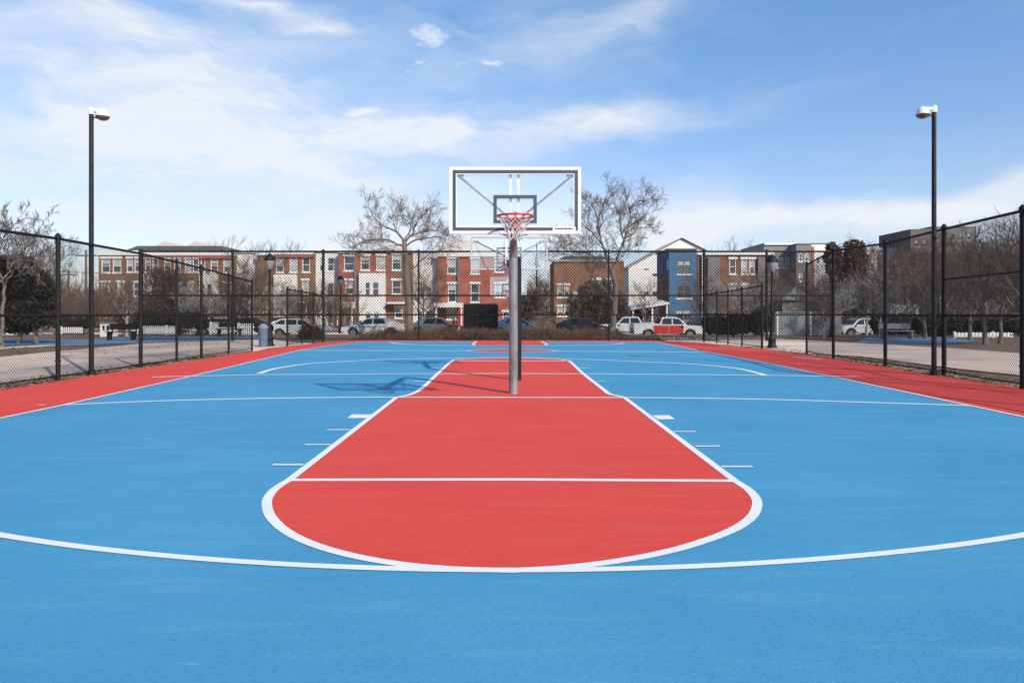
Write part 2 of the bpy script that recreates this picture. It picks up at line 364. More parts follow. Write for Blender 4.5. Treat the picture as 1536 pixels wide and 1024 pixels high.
# ------------------------------------------------------------------ chain link fences
def fence(name, label, posts, rails, pitch=.0707, wr=.0022, bottom=.06, skip=(), group=None, cap=True, postr=.045, botrail=True, gate=(), rr=.030):
    root = thing(name, (posts[0][0], posts[0][1], 0), label, 'fence', group)
    for (x, y, zt, r) in posts:
        pm = MB(); pm.tube([(x,y,-.05),(x,y,zt)], r, 10)
        if cap: pm.lathe([(r*1.25, zt-.02),(r*1.25, zt+.02),(r*.6, zt+.07),(.001, zt+.08)], 10, (x,y,0))
        for zz in (.4, zt*.5, zt-.15): pm.tube([(x,y,zz),(x,y,zz+.03)], r*1.2, 8)
        pm.build('post', M['black'], root, True)
    wm = MB()
    for i in range(len(posts)-1):
        a, b = posts[i], posts[i+1]
        if i in skip: continue
        A = Vector((a[0],a[1],0)); B = Vector((b[0],b[1],0)); L = (B-A).length; u = (B-A)/L; nn = Vector((-u.y,u.x,0))
        rm = MB(); n = 6
        pt = lambda za, zb, sag=0: [A.lerp(B, k/n) + Vector((0,0,za+(zb-za)*k/n - sag*math.sin(math.pi*k/n))) for k in range(n+1)]
        rm.tube(pt(a[2]-.04, b[2]-.04), rr, 8); rm.build('top_rail', M['black'], root, True)
        for (ra, rb) in rails:
            MB().tube(pt(ra*a[2] if ra < 0 else ra, rb), rr*.85, 8).build('middle_rail', M['black'], root, True)
        if botrail: MB().tube(pt(bottom+.04, bottom+.04, .02), .014, 6).build('bottom_wire', M['black'], root, True)
        t0, t1 = a[2]-.04, b[2]-.04
        for sgn in (1, -1):
            k = -int((max(t0,t1)+.5)/pitch) if sgn == 1 else 0
            while k*pitch < L + (max(t0,t1)+.5)*(sgn == -1):
                s0 = k*pitch      # z = bottom + sgn*(s-s0)
                lo, hi = 0, L
                # z>=bottom
                if sgn == 1: lo = max(lo, s0)
                else: hi = min(hi, s0)
                # bottom + sgn(s-s0) <= t0+(t1-t0)s/L
                q = sgn - (t1-t0)/L; rhs = t0 - bottom + sgn*s0
                if q > 0: hi = min(hi, rhs/q)
                else: lo = max(lo, rhs/q)
                if hi - lo > .02:
                    off = nn*(.004*sgn)
                    p0 = A + u*lo + off + Vector((0,0,bottom+sgn*(lo-s0))); p1 = A + u*hi + off + Vector((0,0,bottom+sgn*(hi-s0)))
                    wm.tube([p0, p1], wr, 3, False)
                k += 1
    wm.build('chain_link_mesh', M['wire'], root, fix=False)
    return root
def post(px, pyb, pyt, r, dz=0):
    g = G(px, pyb); return (g.x, g.y, H + (HY-pyt)*g.y/F, r)
pL = [(-9.75,4.2,2.98,.05), (-9.7,8,2.98,.05), (-9.72,11.6,2.98,.05), post(87,570.5,355,.047), post(211,551.5,378,.047), post(265,543,391,.035), post(302,537.5,400,.042), post(343,531.5,411,.035), post(378,526.5,421,.035)]
fence('chain_link_fence', 'black chain link fence with round posts along the left side of the court', pL, [(1.36,1.36)], wr=.0031)
pL2 = [post(431,519,432,.045), post(453,516,436,.035), post(470,514,439,.03), post(484,512.6,443,.035)]
fence('chain_link_fence', 'short run of black chain link fence at the far left corner of the court', pL2, [(1.36,1.36)])
pR = [(10.0,4.2,3.06,.05), (9.95,8,3.06,.05), (9.9,11.4,3.06,.05), post(1534,583,313,.05), post(1416,562.5,341,.05), post(1328,549.5,363,.047), post(1250,537.5,374,.047), post(1210,531,395,.035)]
fence('chain_link_fence', 'black chain link fence with an extra upper rail along the right side of the court', pR, [(1.36,1.36)], wr=.0031)
g = [post(1534,583,407,.05), post(1416,562.5,419,.05)]
MB().tube([(g[0][0],g[0][1],g[0][2]),(g[1][0],g[1][1],g[1][2])], .02, 8).build('middle_rail', M['black'], [o for o in C.objects if o.get('label','').startswith('black chain link fence with an extra')][0], True)
pR2 = [post(1143,523,427,.045), post(1113,519,432,.035), post(1092,517,436,.03), post(1075,515,438,.03), post(1056,513,441,.035)]
fence('chain_link_fence', 'short run of lower black chain link fence beyond the right side opening, by the hedge', pR2, [(1.36,1.36)])
DB = 36.6
def bp(px, zt=None, r=.06): return ((px-CX)/F*DB, DB, H + (HY-376)*DB/F, r)
pB = [bp(213), bp(349), bp(485, r=.07), bp(628, r=.045), bp(770), bp(913, r=.04), bp(1056, r=.07), bp(1150), bp(1250)]
fb = fence('chain_link_fence', 'tall black chain link backstop fence behind the far end of the court', pB, [(1.33,1.33),(2.32,2.32)], pitch=.16, wr=.0105, rr=.048, postr=.05)

# ------------------------------------------------------------------ flood lamps
def flood(px, pyb, pyt, s, label):
    g = G(px, pyb); zt = H + (HY-pyt)*g.y/F
    root = thing('court_light', (g.x, g.y, 0), label, 'lamp post', 'court lights')
    m = MB(); m.tube([(g.x,g.y,0),(g.x,g.y,zt-.05)], [.055,.048], 16)
    m.build('pole', M['bronze'], root, True)
    m = MB(); m.lathe([(.12,0.011),(.12,.03),(.085,.035),(.085,.10),(.06,.12)], 16, (g.x,g.y,0)); m.build('base_plate', M['bronze'], root, True)
    m = MB(); m.lathe([(.062,zt-.09),(.068,zt-.05),(.068,zt+.02),(.05,zt+.06),(.01,zt+.075)], 16, (g.x,g.y,0))
    m.build('post_cap', M['lampwhite'], root, True)
    m = MB(); m.tube([(g.x+s*.04,g.y,zt-.01),(g.x+s*.16,g.y,zt-.005)], .045, 10); m.build('ballast_arm', M['lampwhite'], root, True)
    m = MB(); m.tube([(g.x+s*.05,g.y,zt-.15),(g.x+s*.11,g.y,zt-.17),(g.x+s*.14,g.y,zt-.1)], .018, 8); m.build('bracket', M['bronze'], root, True)
    c = (g.x+s*.255, g.y, zt-.14)
    m = MB(); m.lathe([(.145,.0),(.14,.05),(.12,.11),(.085,.155),(.05,.175),(.005,.18)], 20, c)
    m.v = [(v[0] if (v[0]-c[0])*s > 0 else c[0]+(v[0]-c[0])*1.0, v[1], v[2]) for v in m.v]
    h = m.build('housing', M['lampwhite'], root, True)
    m = MB(); m.lathe([(.005,-.09),(.06,-.082),(.11,-.055),(.138,-.02),(.15,-.002),(.15,.004)], 20, c); m.build('lens', M['lens'], root, True)
    m = MB(); m.box(min(g.x+s*.13,g.x+s*.22),max(g.x+s*.13,g.x+s*.22),g.y-.05,g.y+.05,zt-.07,zt+.02); m.build('ballast_box', M['lampwhite'], root, bevel=.012)
flood(137, 562.5, 166, 1, 'tall dark light pole with white floodlight head beside the left fence')
flood(1401, 562.5, 163, -1, 'tall dark light pole with white floodlight head beside the right fence')

# ------------------------------------------------------------------ basketball hoops
def ring(mb, c, r, t, k=40):
    vs = []; fs = []; q = 8
    for i in range(k):
        a = 2*math.pi*i/k
        for j in range(q):
            b = 2*math.pi*j/q; rr = r + t*math.cos(b)
            vs.append((c[0]+rr*math.cos(a), c[1]+rr*math.sin(a), c[2]+t*math.sin(b)))
    for i in range(k):
        for j in range(q): fs.append((i*q+j, i*q+(j+1)%q, ((i+1)%k)*q+(j+1)%q, ((i+1)%k)*q+j))
    mb.add(vs, fs)
def frame(mb, x0, x1, z0, z1, w, y0, y1):
    mb.box(x0,x1,y0,y1,z1-w,z1); mb.box(x0,x1,y0,y1,z0,z0+w); mb.box(x0,x0+w,y0,y1,z0+w,z1-w); mb.box(x1-w,x1,y0,y1,z0+w,z1-w)
def hoop(label, cx, yb, z0, z1, base, pole_r, polem, s=1, w=1.83, rimz=None, detail=True):
    """s=1: the board faces the camera (rim on the near side); s=-1 it faces away"""
    third = yb > 15; fw_ = .045 if not third else .034
    root = thing('basketball_hoop', (base[0], base[1], 0), label, 'basketball hoop', 'basketball hoops')
    x0, x1 = cx-w/2, cx+w/2; yf = yb; rz = rimz or z0+.17
    tilt = 0
    Y = lambda d: sorted((yb + s*d[0], yb + s*d[1]))
    m = MB(); frame(m, x0, x1, z0, z1, fw_, *Y((-.012,.045))); m.build('board_frame', M['oldwhite' if third else 'white'], root, bevel=.004)
    m = MB(); frame(m, x0+.046, x1-.046, z0+.046, z1-.046, .046, *Y((-.006,.004)));
    if detail and not third: m.build('border_stripe', M['dark'], root)
    if detail:
        m = MB(); m.box(x0+.046,x1-.046,*Y((.006,.016)),z0+.046,z1-.046); m.build('glass_board', M['bglass'], root)
        if not third:
            m = MB(); frame(m, x0+.092, x1-.092, z0+.092, z1-.092, .012, *Y((-.005,.005))); m.build('inner_trim', M['white'], root)
    tw = .60; tz0 = z0+.15; tz1 = tz0+.39
    m = MB(); frame(m, cx-tw/2, cx+tw/2, tz0, tz1, .045, *Y((-.009,.003))); m.build('target_square', M['dark'], root)
    # mounting uprights, braces
    px_, py_ = base[0], base[1]
    top = rz + .06
    for dx in (-.065,.045):
        m = MB(); m.box(cx+dx-.022, cx+dx+.022, *Y((.05,.09)), z0+.02, z1-.05); m.build('upright', M['white'], root)
    for sx in (-1,1):
        m = MB(); m.tube([(cx+sx*(w/2-.13), yb+s*.05, z1-.12),(cx+sx*.08, yb+s*.55, rz+.10)], .016, 8); m.build('brace', M['galv2'], root, True)
        m = MB(); m.box(cx+sx*(w/2-.13)-.07, cx+sx*(w/2-.13)+.07, *Y((.02,.05)), z1-.13, z1-.10); m.build('brace_plate', M['galv2'], root)
    m = MB(); m.tube([(cx, yb+s*.09, rz-.03),(cx, yb+s*.6, rz-.035),(px_, py_-s*.35, rz-.06),(px_, py_-s*.1, rz-.14),(px_, py_, rz-.32)], [.05,.055,.06,pole_r*.95,pole_r], 14)
    m.build('support_arm', polem, root, True)
    for sx in (-1,1):
        m = MB(); m.tube([(cx+sx*.26, yb+s*.03, z0+.03),(px_+sx*.03, py_-s*.5, rz-.02)], .014, 8); m.build('lower_brace', M['galv2'], root, True)
    m = MB(); m.tube([(px_,py_,.0),(px_,py_,rz-.3)], pole_r, 20); m.build('pole', polem, root, True)
    m = MB(); m.lathe([(pole_r*1.08,.006),(pole_r*1.08,.02),(pole_r,.03)], 20, (px_,py_,0)); m.build('base_collar', polem, root, True)
    # rim
    r = .240; rc = (cx, yb-s*(.15+r), rz)
    m = MB(); ring(m, rc, r, .015)
    rim = m.build('rim', M['rim'], root, 'all')
    m = MB(); m.box(cx-.075,cx+.075,*Y((-.025,-.013)),rz-.13,rz+.03); 
    m.prism([(cx-.07,rz-.012),(cx+.07,rz-.012),(cx+.05,rz+.012),(cx-.05,rz+.012)], *Y((-.16,-.025)))
    m.tube([(cx-.12, yb-s*.19, rz),(cx-.03, yb-s*.02, rz-.11)], .009, 6); m.tube([(cx+.12, yb-s*.19, rz),(cx+.03, yb-s*.02, rz-.11)], .009, 6)
    m.build('rim_bracket', M['rim'], root)
    if detail:
        m = MB(); m.box(cx-.04,cx+.03,*Y((.09,.13)),rz+.02,rz+.13); m.build('mounting_block', M['tanroof'], root)
        m = MB(); m.box(cx-.075,cx+.075,*Y((.018,.05)),rz-.20,rz+.02); m.build('rear_plate', M['rim'], root)
    # net
    m = MB(); n = 12; rows = 6; rad = [.232,.200,.165,.135,.115,.105,.112]; zz = [0,-.05,-.10,-.155,-.205,-.255,-.30]
    rnd = random.Random(3)
    def npt(i, j):
        a = 2*math.pi*(j + .5*(i%2))/n
        q = rnd.Random if False else None
        jx = math.sin(i*5.1+j*3.7)*.008; jz = math.cos(i*2.3+j*4.1)*.012
        return (rc[0]+(rad[i]+jx)*math.cos(a), rc[1]+(rad[i]+jx)*math.sin(a), rc[2]-.012+zz[i]+(jz if i else 0))
    for i in range(rows):
        for j in range(n):
            a = npt(i, j); b1 = npt(i+1, j if i%2 == 0 else j+1); b2 = npt(i+1, j-1 if i%2 == 0 else j)
            m.tube([a,b1], .0045, 4, False); m.tube([a,b2], .0045, 4, False)
    m.build('net', M['net'], root, fix=False)
    return root
hp = hoop('glass backboard on a grey steel pole, nearest to the camera', .044, 9.93, 2.50, 3.43, (.024, 12.5), .076, M['galv'], 1, rimz=2.695)
m = MB(); m.box(.044+.52,.044+.84,9.919,9.924,2.548,2.60); m.build('sticker', M['white'], hp)
m = MB()
for i in range(14): m.box(.044+.55+i*.018, .044+.55+i*.018+.011+(i%3)*.002, 9.914, 9.9188, 2.566, 2.583)
m.build('sticker_text', M['black'], hp)
hoop('second basketball hoop on a black pole right behind the nearest one, seen from the back', -.07, 17.1, 2.44, 3.23, (.135, 15.0), .062, M['black'], -1, rimz=2.62)
hoop('farthest and smallest basketball hoop, facing the camera from the end of the court', -.17, 34.6, 2.30, 3.15, (-.02, 36.0), .06, M['galv'], 1, w=1.75, rimz=2.5)

# ------------------------------------------------------------------ trees
def spray(mb, p, d, L, r, lvl, rnd, spread=.6, up=.12, nch=(4,3,3), kseg=4, minr=.006):
    """a wandering branch with side branches"""
    pts = [p.copy()]; q = p.copy(); dd = d.normalized(); rads = [r]
    for i in range(kseg):
        dd = (dd + Vector((rnd.gauss(0,.17), rnd.gauss(0,.17), rnd.gauss(0,.13)+up*.5))).normalized()
        q = q + dd*(L/kseg); pts.append(q.copy()); rads.append(max(minr*.7, r*(1-.75*(i+1)/kseg)))
    mb.tube(pts, rads, 3 if lvl <= 1 else 4, False)
    if lvl <= 0: return
    n = nch[min(len(nch)-1, 3-lvl if lvl <= 3 else 0)]
    for c in range(n + rnd.randint(0,1)):
        t = .25 + .75*(c+rnd.random())/(n+1); i = min(kseg-1, int(t*kseg)); fr = t*kseg - i
        pos = pts[i].lerp(pts[i+1], min(1,fr)); base = (pts[i+1]-pts[i]).normalized()
        ax = base.cross(Vector((rnd.gauss(0,1),rnd.gauss(0,1),rnd.gauss(0,1)))).normalized()
        nd = (base + ax*spread*(.7+.7*rnd.random())).normalized(); nd.z += up
        spray(mb, pos, nd, L*(.45+.3*rnd.random()), max(minr, rads[i]*.55), lvl-1, rnd, spread, up, nch, 3 if lvl <= 2 else 4, minr)
def limb_tree(label, d, limbs, seed, group='bare trees', minr=.011, dens=1.0, twlen=1.0, tm='twiggrey', bm_='bark', tl=2, cut=0, squash=None):
    minr *= 1.35
    if squash: limbs = [([(x, y if y > squash[0] else squash[0]+(y-squash[0])*squash[1]) for x, y in l[0]],) + tuple(l[1:]) for l in limbs]
    """limbs: [(pixel polyline, r0, r1, depth drift)], first one is the trunk"""
    rnd = random.Random(seed); tw = MB(); tr = MB()
    b = limbs[0][0][0]; base = P(b[0], b[1], d)
    root = thing('bare_tree', (base.x, base.y, gz(base.x, base.y)), label, 'tree', group)
    for li, (px, r0, r1, dep) in enumerate(limbs):
        pts = [P(x, y, d) + Vector((0, dep*i/(len(px)-1), 0)) for i, (x, y) in enumerate(px)]
        if li == 0: pts[0].z = gz(base.x, base.y)-.1
        sp = smooth_line(pts, 4); n = len(sp)
        jit = [Vector((rnd.gauss(0,.02),rnd.gauss(0,.05),0)) if 0 < i < n-1 else Vector((0,0,0)) for i in range(n)]
        sp = [a+b_ for a, b_ in zip(sp, jit)]
        rad = [r0 + (r1-r0)*(i/(n-1)) for i in range(n)]
        if li == 0: rad[0] *= 1.6; rad[1] *= 1.15
        tr.tube(sp, rad, 8)
        if li == 0: continue
        ln = sum((sp[i+1]-sp[i]).length for i in range(n-1)); cnt = int(ln*3.0*dens)
        for c in range(cnt):
            t = (.15 + .85*(c+rnd.random())/cnt)*(n-1); i = min(n-2, int(t)); pos = sp[i].lerp(sp[i+1], t-i)
            if cut and pos.x > cut: continue
            bs = (sp[i+1]-sp[i]).normalized(); ax = bs.cross(Vector((rnd.gauss(0,1),rnd.gauss(0,1),rnd.gauss(0,1)))).normalized()
            nd = (bs + ax*1.0 + Vector((0,0,.25))).normalized()
            spray(tw, pos, nd, twlen*(.7+.9*rnd.random())*(1.15-.5*t/(n-1)), max(minr*1.5, rad[i]*.30), tl, rnd, .75, .12, (4,3,3), 3, minr)
        spray(tw, sp[-1], (sp[-1]-sp[-2]), twlen*1.1, r1, tl, rnd, .7, .12, (4,3,3), 4, minr)
    tr.build('trunk', M[bm_], root, True); tw.build('crown', M[tm], root, fix=False)
    return root
limb_tree('big bare tree with a thick grey trunk left of the hoop, before the white house', 46, [
 ([(615,502),(612,460),(610,412),(607,374),(605.6,360)], 0.246, 0.130, 0),
 ([(605.6,362),(596,345),(576,334),(566,322),(560,312)], 0.084, 0.017, -.8),
 ([(596,346),(589,330),(590,318)], 0.045, 0.017, .6),
 ([(606,368),(595,366),(582,359),(560,357),(541,361),(528,368)], 0.073, 0.014, .8),
 ([(605,362),(612,345),(614,330),(606,318)], 0.067, 0.017, 1),
 ([(606,364),(618,350),(624,335),(630,320),(640,312)], 0.079, 0.017, -.6),
 ([(618,352),(634,342),(648,338),(664,345)], 0.051, 0.014, 1.2),
 ([(607,370),(622,361),(645,357),(659,356),(668,362)], 0.067, 0.014, -1),
 ([(608,385),(598,378),(580,374),(560,380),(545,377)], 0.045, 0.011, -1.5),
 ([(613,408),(622,400),(632,388),(646,377),(655,374)], 0.073, 0.017, 1.0)], 5, dens=1.15, minr=.0058, tl=3, twlen=1.0, squash=(362,.80))
limb_tree('tallest bare tree with a twisted forked trunk right of the hoop', 43, [
 ([(917,504),(920,480),(922,458),(924,436),(918,405)], 0.205, 0.142, 0),
 ([(918,406),(910,385),(903,362),(897,340),(895,318),(888,300),(882,292)], 0.095, 0.017, -.7),
 ([(904,364),(893,345),(880,330),(873,322)], 0.051, 0.014, .8),
 ([(897,338),(906,318),(903,300),(912,285)], 0.045, 0.014, 1.0),
 ([(918,406),(926,385),(934,362),(938,350),(941,338),(950,325),(963,318),(972,306)], 0.101, 0.014, .5),
 ([(936,356),(930,338),(928,318),(920,302),(917,286)], 0.062, 0.014, -1),
 ([(932,345),(945,318),(944,302),(954,290),(966,292)], 0.051, 0.014, -.7),
 ([(938,350),(952,342),(960,332),(970,330)], 0.045, 0.011, .8),
 ([(922,398),(932,385),(938,372),(952,366)], 0.039, 0.011, 1.2),
 ([(921,452),(908,438),(892,420),(884,408)], 0.062, 0.017, -1),
 ([(916,402),(902,390),(888,378),(876,374),(858,372),(846,366)], 0.056, 0.011, 1),
 ([(917,404),(900,396),(882,392),(862,384),(840,380),(826,388)], 0.056, 0.011, -1.3),
 ([(886,376),(874,362),(860,356),(846,352)], 0.034, 0.011, .5)], 9, twlen=.95, dens=1.1, minr=.0058, tl=3, squash=(405,.88))
limb_tree('bare tree with a slim grey trunk at the far left edge, beside the dark evergreen', 30, [
 ([(2,520),(3,480),(6,440),(4,420)], 0.079, 0.050, 0),
 ([(4,422),(14,400),(26,380),(40,360),(46,345)], 0.045, 0.011, .5), ([(5,430),(20,415),(38,400),(58,392),(75,398)], 0.039, 0.011, -.8),
 ([(4,424),(-6,395),(-4,365),(8,345),(14,335)], 0.045, 0.011, .3), ([(4,424),(-20,400),(-40,370),(-60,350)], 0.045, 0.011, -.5),
 ([(12,404),(18,378),(30,365),(34,350)], 0.028, 0.008, -.8), ([(26,382),(45,378),(60,372)], 0.025, 0.008, .6)], 13, minr=.007, twlen=.75, tl=3, dens=.9)

def tree_proto(seed, hgt, spread=.6, trunk=.16, levels=3, bark='bark', tw='twig', fork=.3, nl=7, up=.16, minr=.012):
    """authored at the origin; parts trunk and crown"""
    rnd = random.Random(seed); tr = MB(); c = MB()
    h0 = hgt*fork; p = Vector((0,0,-.05)); pts = [p.copy()]; rad = [trunk*1.4]
    n = 6; q = Vector((0,0,0))
    for i in range(1, n+1):
        q = Vector((q.x + rnd.gauss(0,.05*hgt/8), q.y + rnd.gauss(0,.05*hgt/8), hgt*.72*i/n)); pts.append(q.copy()); rad.append(trunk*(1-.75*i/n))
    tr.tube(pts, rad, 7)
    for k in range(nl):
        t = fork + (1-fork)*(k+.5*rnd.random())/nl; f = t*n; i = min(n-1, int(f)); pos = pts[i].lerp(pts[i+1], f-i)
        a = k*2.4 + rnd.random(); d = Vector((math.cos(a)*spread, math.sin(a)*spread, .75+.3*rnd.random())).normalized()
        L = hgt*(.52-.22*(k/nl))*(.8+.4*rnd.random())
        lp = [pos]; dd = d.copy(); r0 = rad[i]*.62; lr = [r0]
        for s in range(4):
            dd = (dd + Vector((rnd.gauss(0,.12),rnd.gauss(0,.12),.12))).normalized(); lp.append(lp[-1]+dd*L/4); lr.append(r0*(1-.8*(s+1)/4))
        tr.tube(lp, lr, 5)
        for s in range(1,5):
            for _ in range(3):
                bs = (lp[s]-lp[s-1]).normalized(); ax = bs.cross(Vector((rnd.gauss(0,1),rnd.gauss(0,1),rnd.gauss(0,1)))).normalized()
                spray(c, lp[s-1].lerp(lp[s], rnd.random()), (bs+ax*.9).normalized(), L*.42*(.7+.6*rnd.random()), max(minr*1.4, lr[s]*.6), levels-1, rnd, .7, up, (3,3,3), 3, minr)
        spray(c, lp[-1], dd, L*.35, lr[-1], levels-1, rnd, .6, up, (3,3,3), 3, minr)
    return tr, c, bark, tw
PROTO = {}
def place_tree(kind, px, d, ytop, label, group='bare trees', rz=0, name='bare_tree', sx=1.0):
    x = (px-CX)/F*d; hgt = H + (HY-ytop)*d/F
    if kind not in PROTO:
        a = TREES[kind]; tr, c, bk, tw = tree_proto(*a[0], **a[1])
        root = thing(name, (0,0,0), label, 'tree', group)
        tr.build('trunk', M[bk], root, True); co = c.build('crown', M[tw], root, fix=False)
        zmax = max(v[2] for v in c.v); PROTO[kind] = (root, zmax, [0]); 
    root, zmax, used = PROTO[kind]
    o = root if not used[0] else copy_tree(root); used[0] += 1
    o.name = name; o['label'] = label; o['group'] = group
    s = hgt/zmax; o.location = (x, d, gz(x,d)); o.rotation_euler = (0,0,rz); o.scale = (s*sx,s*sx,s)
    return o
TREES = {'a': ((21,9), dict(spread=.8)), 'b': ((22,8), dict(spread=1.1, fork=.22, nl=9)), 'c': ((23,10), dict(spread=.5, nl=9)),
         'p': ((24,7), dict(spread=.9, bark='palebark', tw='palebark', fork=.25, trunk=.13, minr=.016)), 'q': ((26,7), dict(spread=1.25, bark='palebark', tw='twig', fork=.2, nl=9, trunk=.14)),
         's': ((25,6), dict(spread=.35, fork=.12, nl=8, trunk=.09))}
T = [ # kind, px, distance, top row, label
 ('q',190,44,395,'small pale barked bare tree left of the round dark tree, before the corner brick house'),
 ('a',168,48,432,'thin leaning bare tree beside the white play cabin'),
 ('p',285,56,405,'spreading bare tree with pale sunlit limbs in front of the brick house with white panel'),
 ('a',110,60,430,'bare tree standing before the utility poles'),
 ('c',76,62,408,'slim bare tree poking out behind the dark evergreen'),
 ('b',382,66,362,'broad bare tree in front of the narrow white house'),
 ('p',322,62,432,'low pale tree above the white picket fence'),
 ('b',432,64,428,'young bare tree in front of the white bay with small windows'),
 ('a',646,56,402,'small dark tree right behind the big left trunk'),
 ('s',800,60,404,'upright bare tree between the red house and the brown building'),
 ('s',820,66,415,'second upright bare tree in the gap before the brown building'),
 ('c',812,105,395,'hazy bare tree far behind the gap right of the hoop'),
 ('p',1085,56,408,'pale limbed young tree before the right brick building'),
 ('p',1122,52,392,'pale limbed fan shaped tree left of the right street lamp'),
 ('a',1104,104,352,'bare treetop showing above the right brick building'),
 ('b',1210,50,400,'dark twiggy tree before the grey tower building'),
 ('a',1196,104,355,'bare treetop above the pale concrete building'),
 ('c',1290,100,348,'bare treetop behind the round brown trees'),
 ('q',1320,42,388,'pale trunked bare tree behind the white hatchback'),
 ('q',1362,46,398,'pale trunked bare tree left of the right light pole'),
 ('b',1388,40,352,'bare tree partly hidden by the right light pole'),
 ('b',1455,38,352,'dark trunked bare tree under the orange building'),
 ('a',1500,34,335,'tallest bare tree near the right edge'),
 ('c',1528,44,372,'bare tree cut by the right edge of the picture'),
 ('p',1300,47,395,'pale limbed bare tree before the low pale fence on the right'),
 ('p',1345,54,382,'pale forked tree with many limbs under the beige building'),
 ('q',1410,50,372,'pale limbed tree just right of the right light pole'),
 ('p',1478,46,378,'pale forked tree in front of the orange building'),
 ('b',1478,33,322,'broad bare tree behind the upper rail of the right fence'),
 ('b',1545,31,300,'large bare tree with its trunk outside the right edge'),
 ('a',1430,60,345,'slender bare tree between the light pole and the grey block'),
 ('p',1255,52,405,'pale fan shaped tree under the rust brown trees'),
 ('b',60,46,350,'bare tree rising behind the dark evergreen at left'),
 ('b',240,68,398,'grey twiggy tree behind the round dark tree'),
 ('a',345,70,400,'small bare tree at the right end of the long roof house'),
 ('b',636,66,384,'wide bare tree filling the front of the white house behind the thick trunk'),
 ('b',370,72,390,'second bare tree close to the narrow white house front'),
 ('a',500,70,405,'thin bare tree in front of the white stucco house'),
 ('p',425,58,410,'pale young tree just right of the left street lamp'),
 ('b',862,68,412,'bare tree in front of the brown building entrance'),
 ('a',968,66,408,'small bare tree before the white gabled building wall'),
 ('b',1058,60,395,'bare tree against the edge of the blue tower'),
 ('b',1145,60,385,'bare tree between the right brick building and its street lamp'),
 ('b',1225,62,382,'bare tree in front of the narrow white building'),
 ('b',1318,60,368,'broad bare tree right of the rust brown trees'),
 ('b',1355,66,360,'broad bare tree hiding the beige building'),
 ('a',1375,58,350,'tall bare tree just left of the right light pole'),
 ('b',1400,64,356,'broad bare tree before the brown block'),
 ('b',1442,56,345,'broad bare tree before the grey block'),
 ('c',1470,60,345,'narrow bare tree right of the grey block'),
 ('b',1505,52,340,'broad bare tree hiding the orange building'),
 ('c',1535,58,325,'narrow bare tree at the edge above the orange building'),
 ('b',118,64,425,'twiggy bare tree at the foot of the utility poles'),
 ('b',95,70,420,'low bare tree between the evergreen and the utility poles'),
 ('b',30,50,352,'twiggy bare tree behind the pale trunk at the left edge'),
 ('c',1340,80,366,'thin far tree before the beige building'),
 ('c',1425,80,334,'far treetop above the grey flat roofed block'),
 ('q',1235,40,418,'low bare tree in front of the small white gabled house'),
 ('b',1165,70,395,'dense twiggy tree behind the right street lamp'),
 ('a',1275,58,392,'bare tree below the round brown trees'),
 ('b',345,110,352,'faint treetops above the roof of the long brick house'),
 ('a',420,112,350,'faint bare treetop above the street lamp'),
]
rr = random.Random(4)
for (k, px, d, yt, lb) in T: place_tree(k, px, d, yt, lb, rz=rr.random()*6.28)

# leafy masses: small faces spread through clumps
def leafmass(clumps, n, size, rnd, flat=1.0, shell=.55, sliver=False):
    mb = MB(); vs = []; fs = []
    tot = sum(c[3]*c[4]*c[5] for c in clumps)
    for (cx, cy, cz, rx, ry, rz_) in clumps:
        m_ = int(n*rx*ry*rz_/tot)
        for _ in range(m_):
            d = Vector((rnd.gauss(0,1),rnd.gauss(0,1),rnd.gauss(0,1))).normalized(); q = shell + (1.06-shell)*rnd.random()**.6
            if rnd.random() < .14: q *= 1.05 + .28*rnd.random()
            c = Vector((cx+d.x*rx*q, cy+d.y*ry*q, cz+d.z*rz_*q))
            a = Vector((rnd.gauss(0,1),rnd.gauss(0,1),rnd.gauss(0,1))).normalized(); b = a.cross(Vector((rnd.gauss(0,1),rnd.gauss(0,1),rnd.gauss(0,1)))).normalized()
            s = size*(.6+.8*rnd.random()); i = len(vs)
            if sliver:
                a = (a*.8 + Vector((d.x*.8, d.y*.8, .9))).normalized(); s *= 2.2; b = a.cross(b).normalized()*.14
            vs += [c-a*s-b*s*.5, c+a*s-b*s*.4, c+a*s*.6+b*s*.7, c-a*s*.7+b*s*.6]; fs.append((i,i+1,i+2,i+3))
    return mb.add(vs, fs)
def leafy(name, label, cat, px, d, clumps_px, n, size, m, trunks=(), group=None, seed=1, shell=.55):
    """clumps in photograph pixels: (x, y, rx, ry)"""
    rnd = random.Random(seed); x = (px-CX)/F*d; root = thing(name, (x,d,gz(x,d)), label, cat, group)
    cl = []
    for (cx, cy, rx, ry) in clumps_px:
        p = P(cx, cy, d); s = d/F; dy = rnd.uniform(-.4,.4)*rx*s
        cl.append((p.x, p.y+dy, max(p.z, .1), rx*s, max(rx,ry)*s*.8, ry*s))
    leafmass(cl, int(n*(1.3 if m == 'twig' else 1)), size, rnd, shell=shell, sliver=(m == 'twig')).build('crown' if trunks else 'foliage', M[m], root, fix=False)
    for (tp, r0, r1) in trunks:
        pts = [P(a, b, d) for a, b in tp]; pts[0].z = gz(x,d)-.05
        MB().tube(smooth_line(pts,3), [r0+(r1-r0)*i/(3*(len(pts)-1)) for i in range(3*(len(pts)-1)+1)], 7).build('trunk', M['bark'], root, True)
    if not trunks:
        MB().tube([(x,d,gz(x,d)-.05),(x,d,.5)], [.06,.03], 6).build('stem', M['bark'], root)
    return root
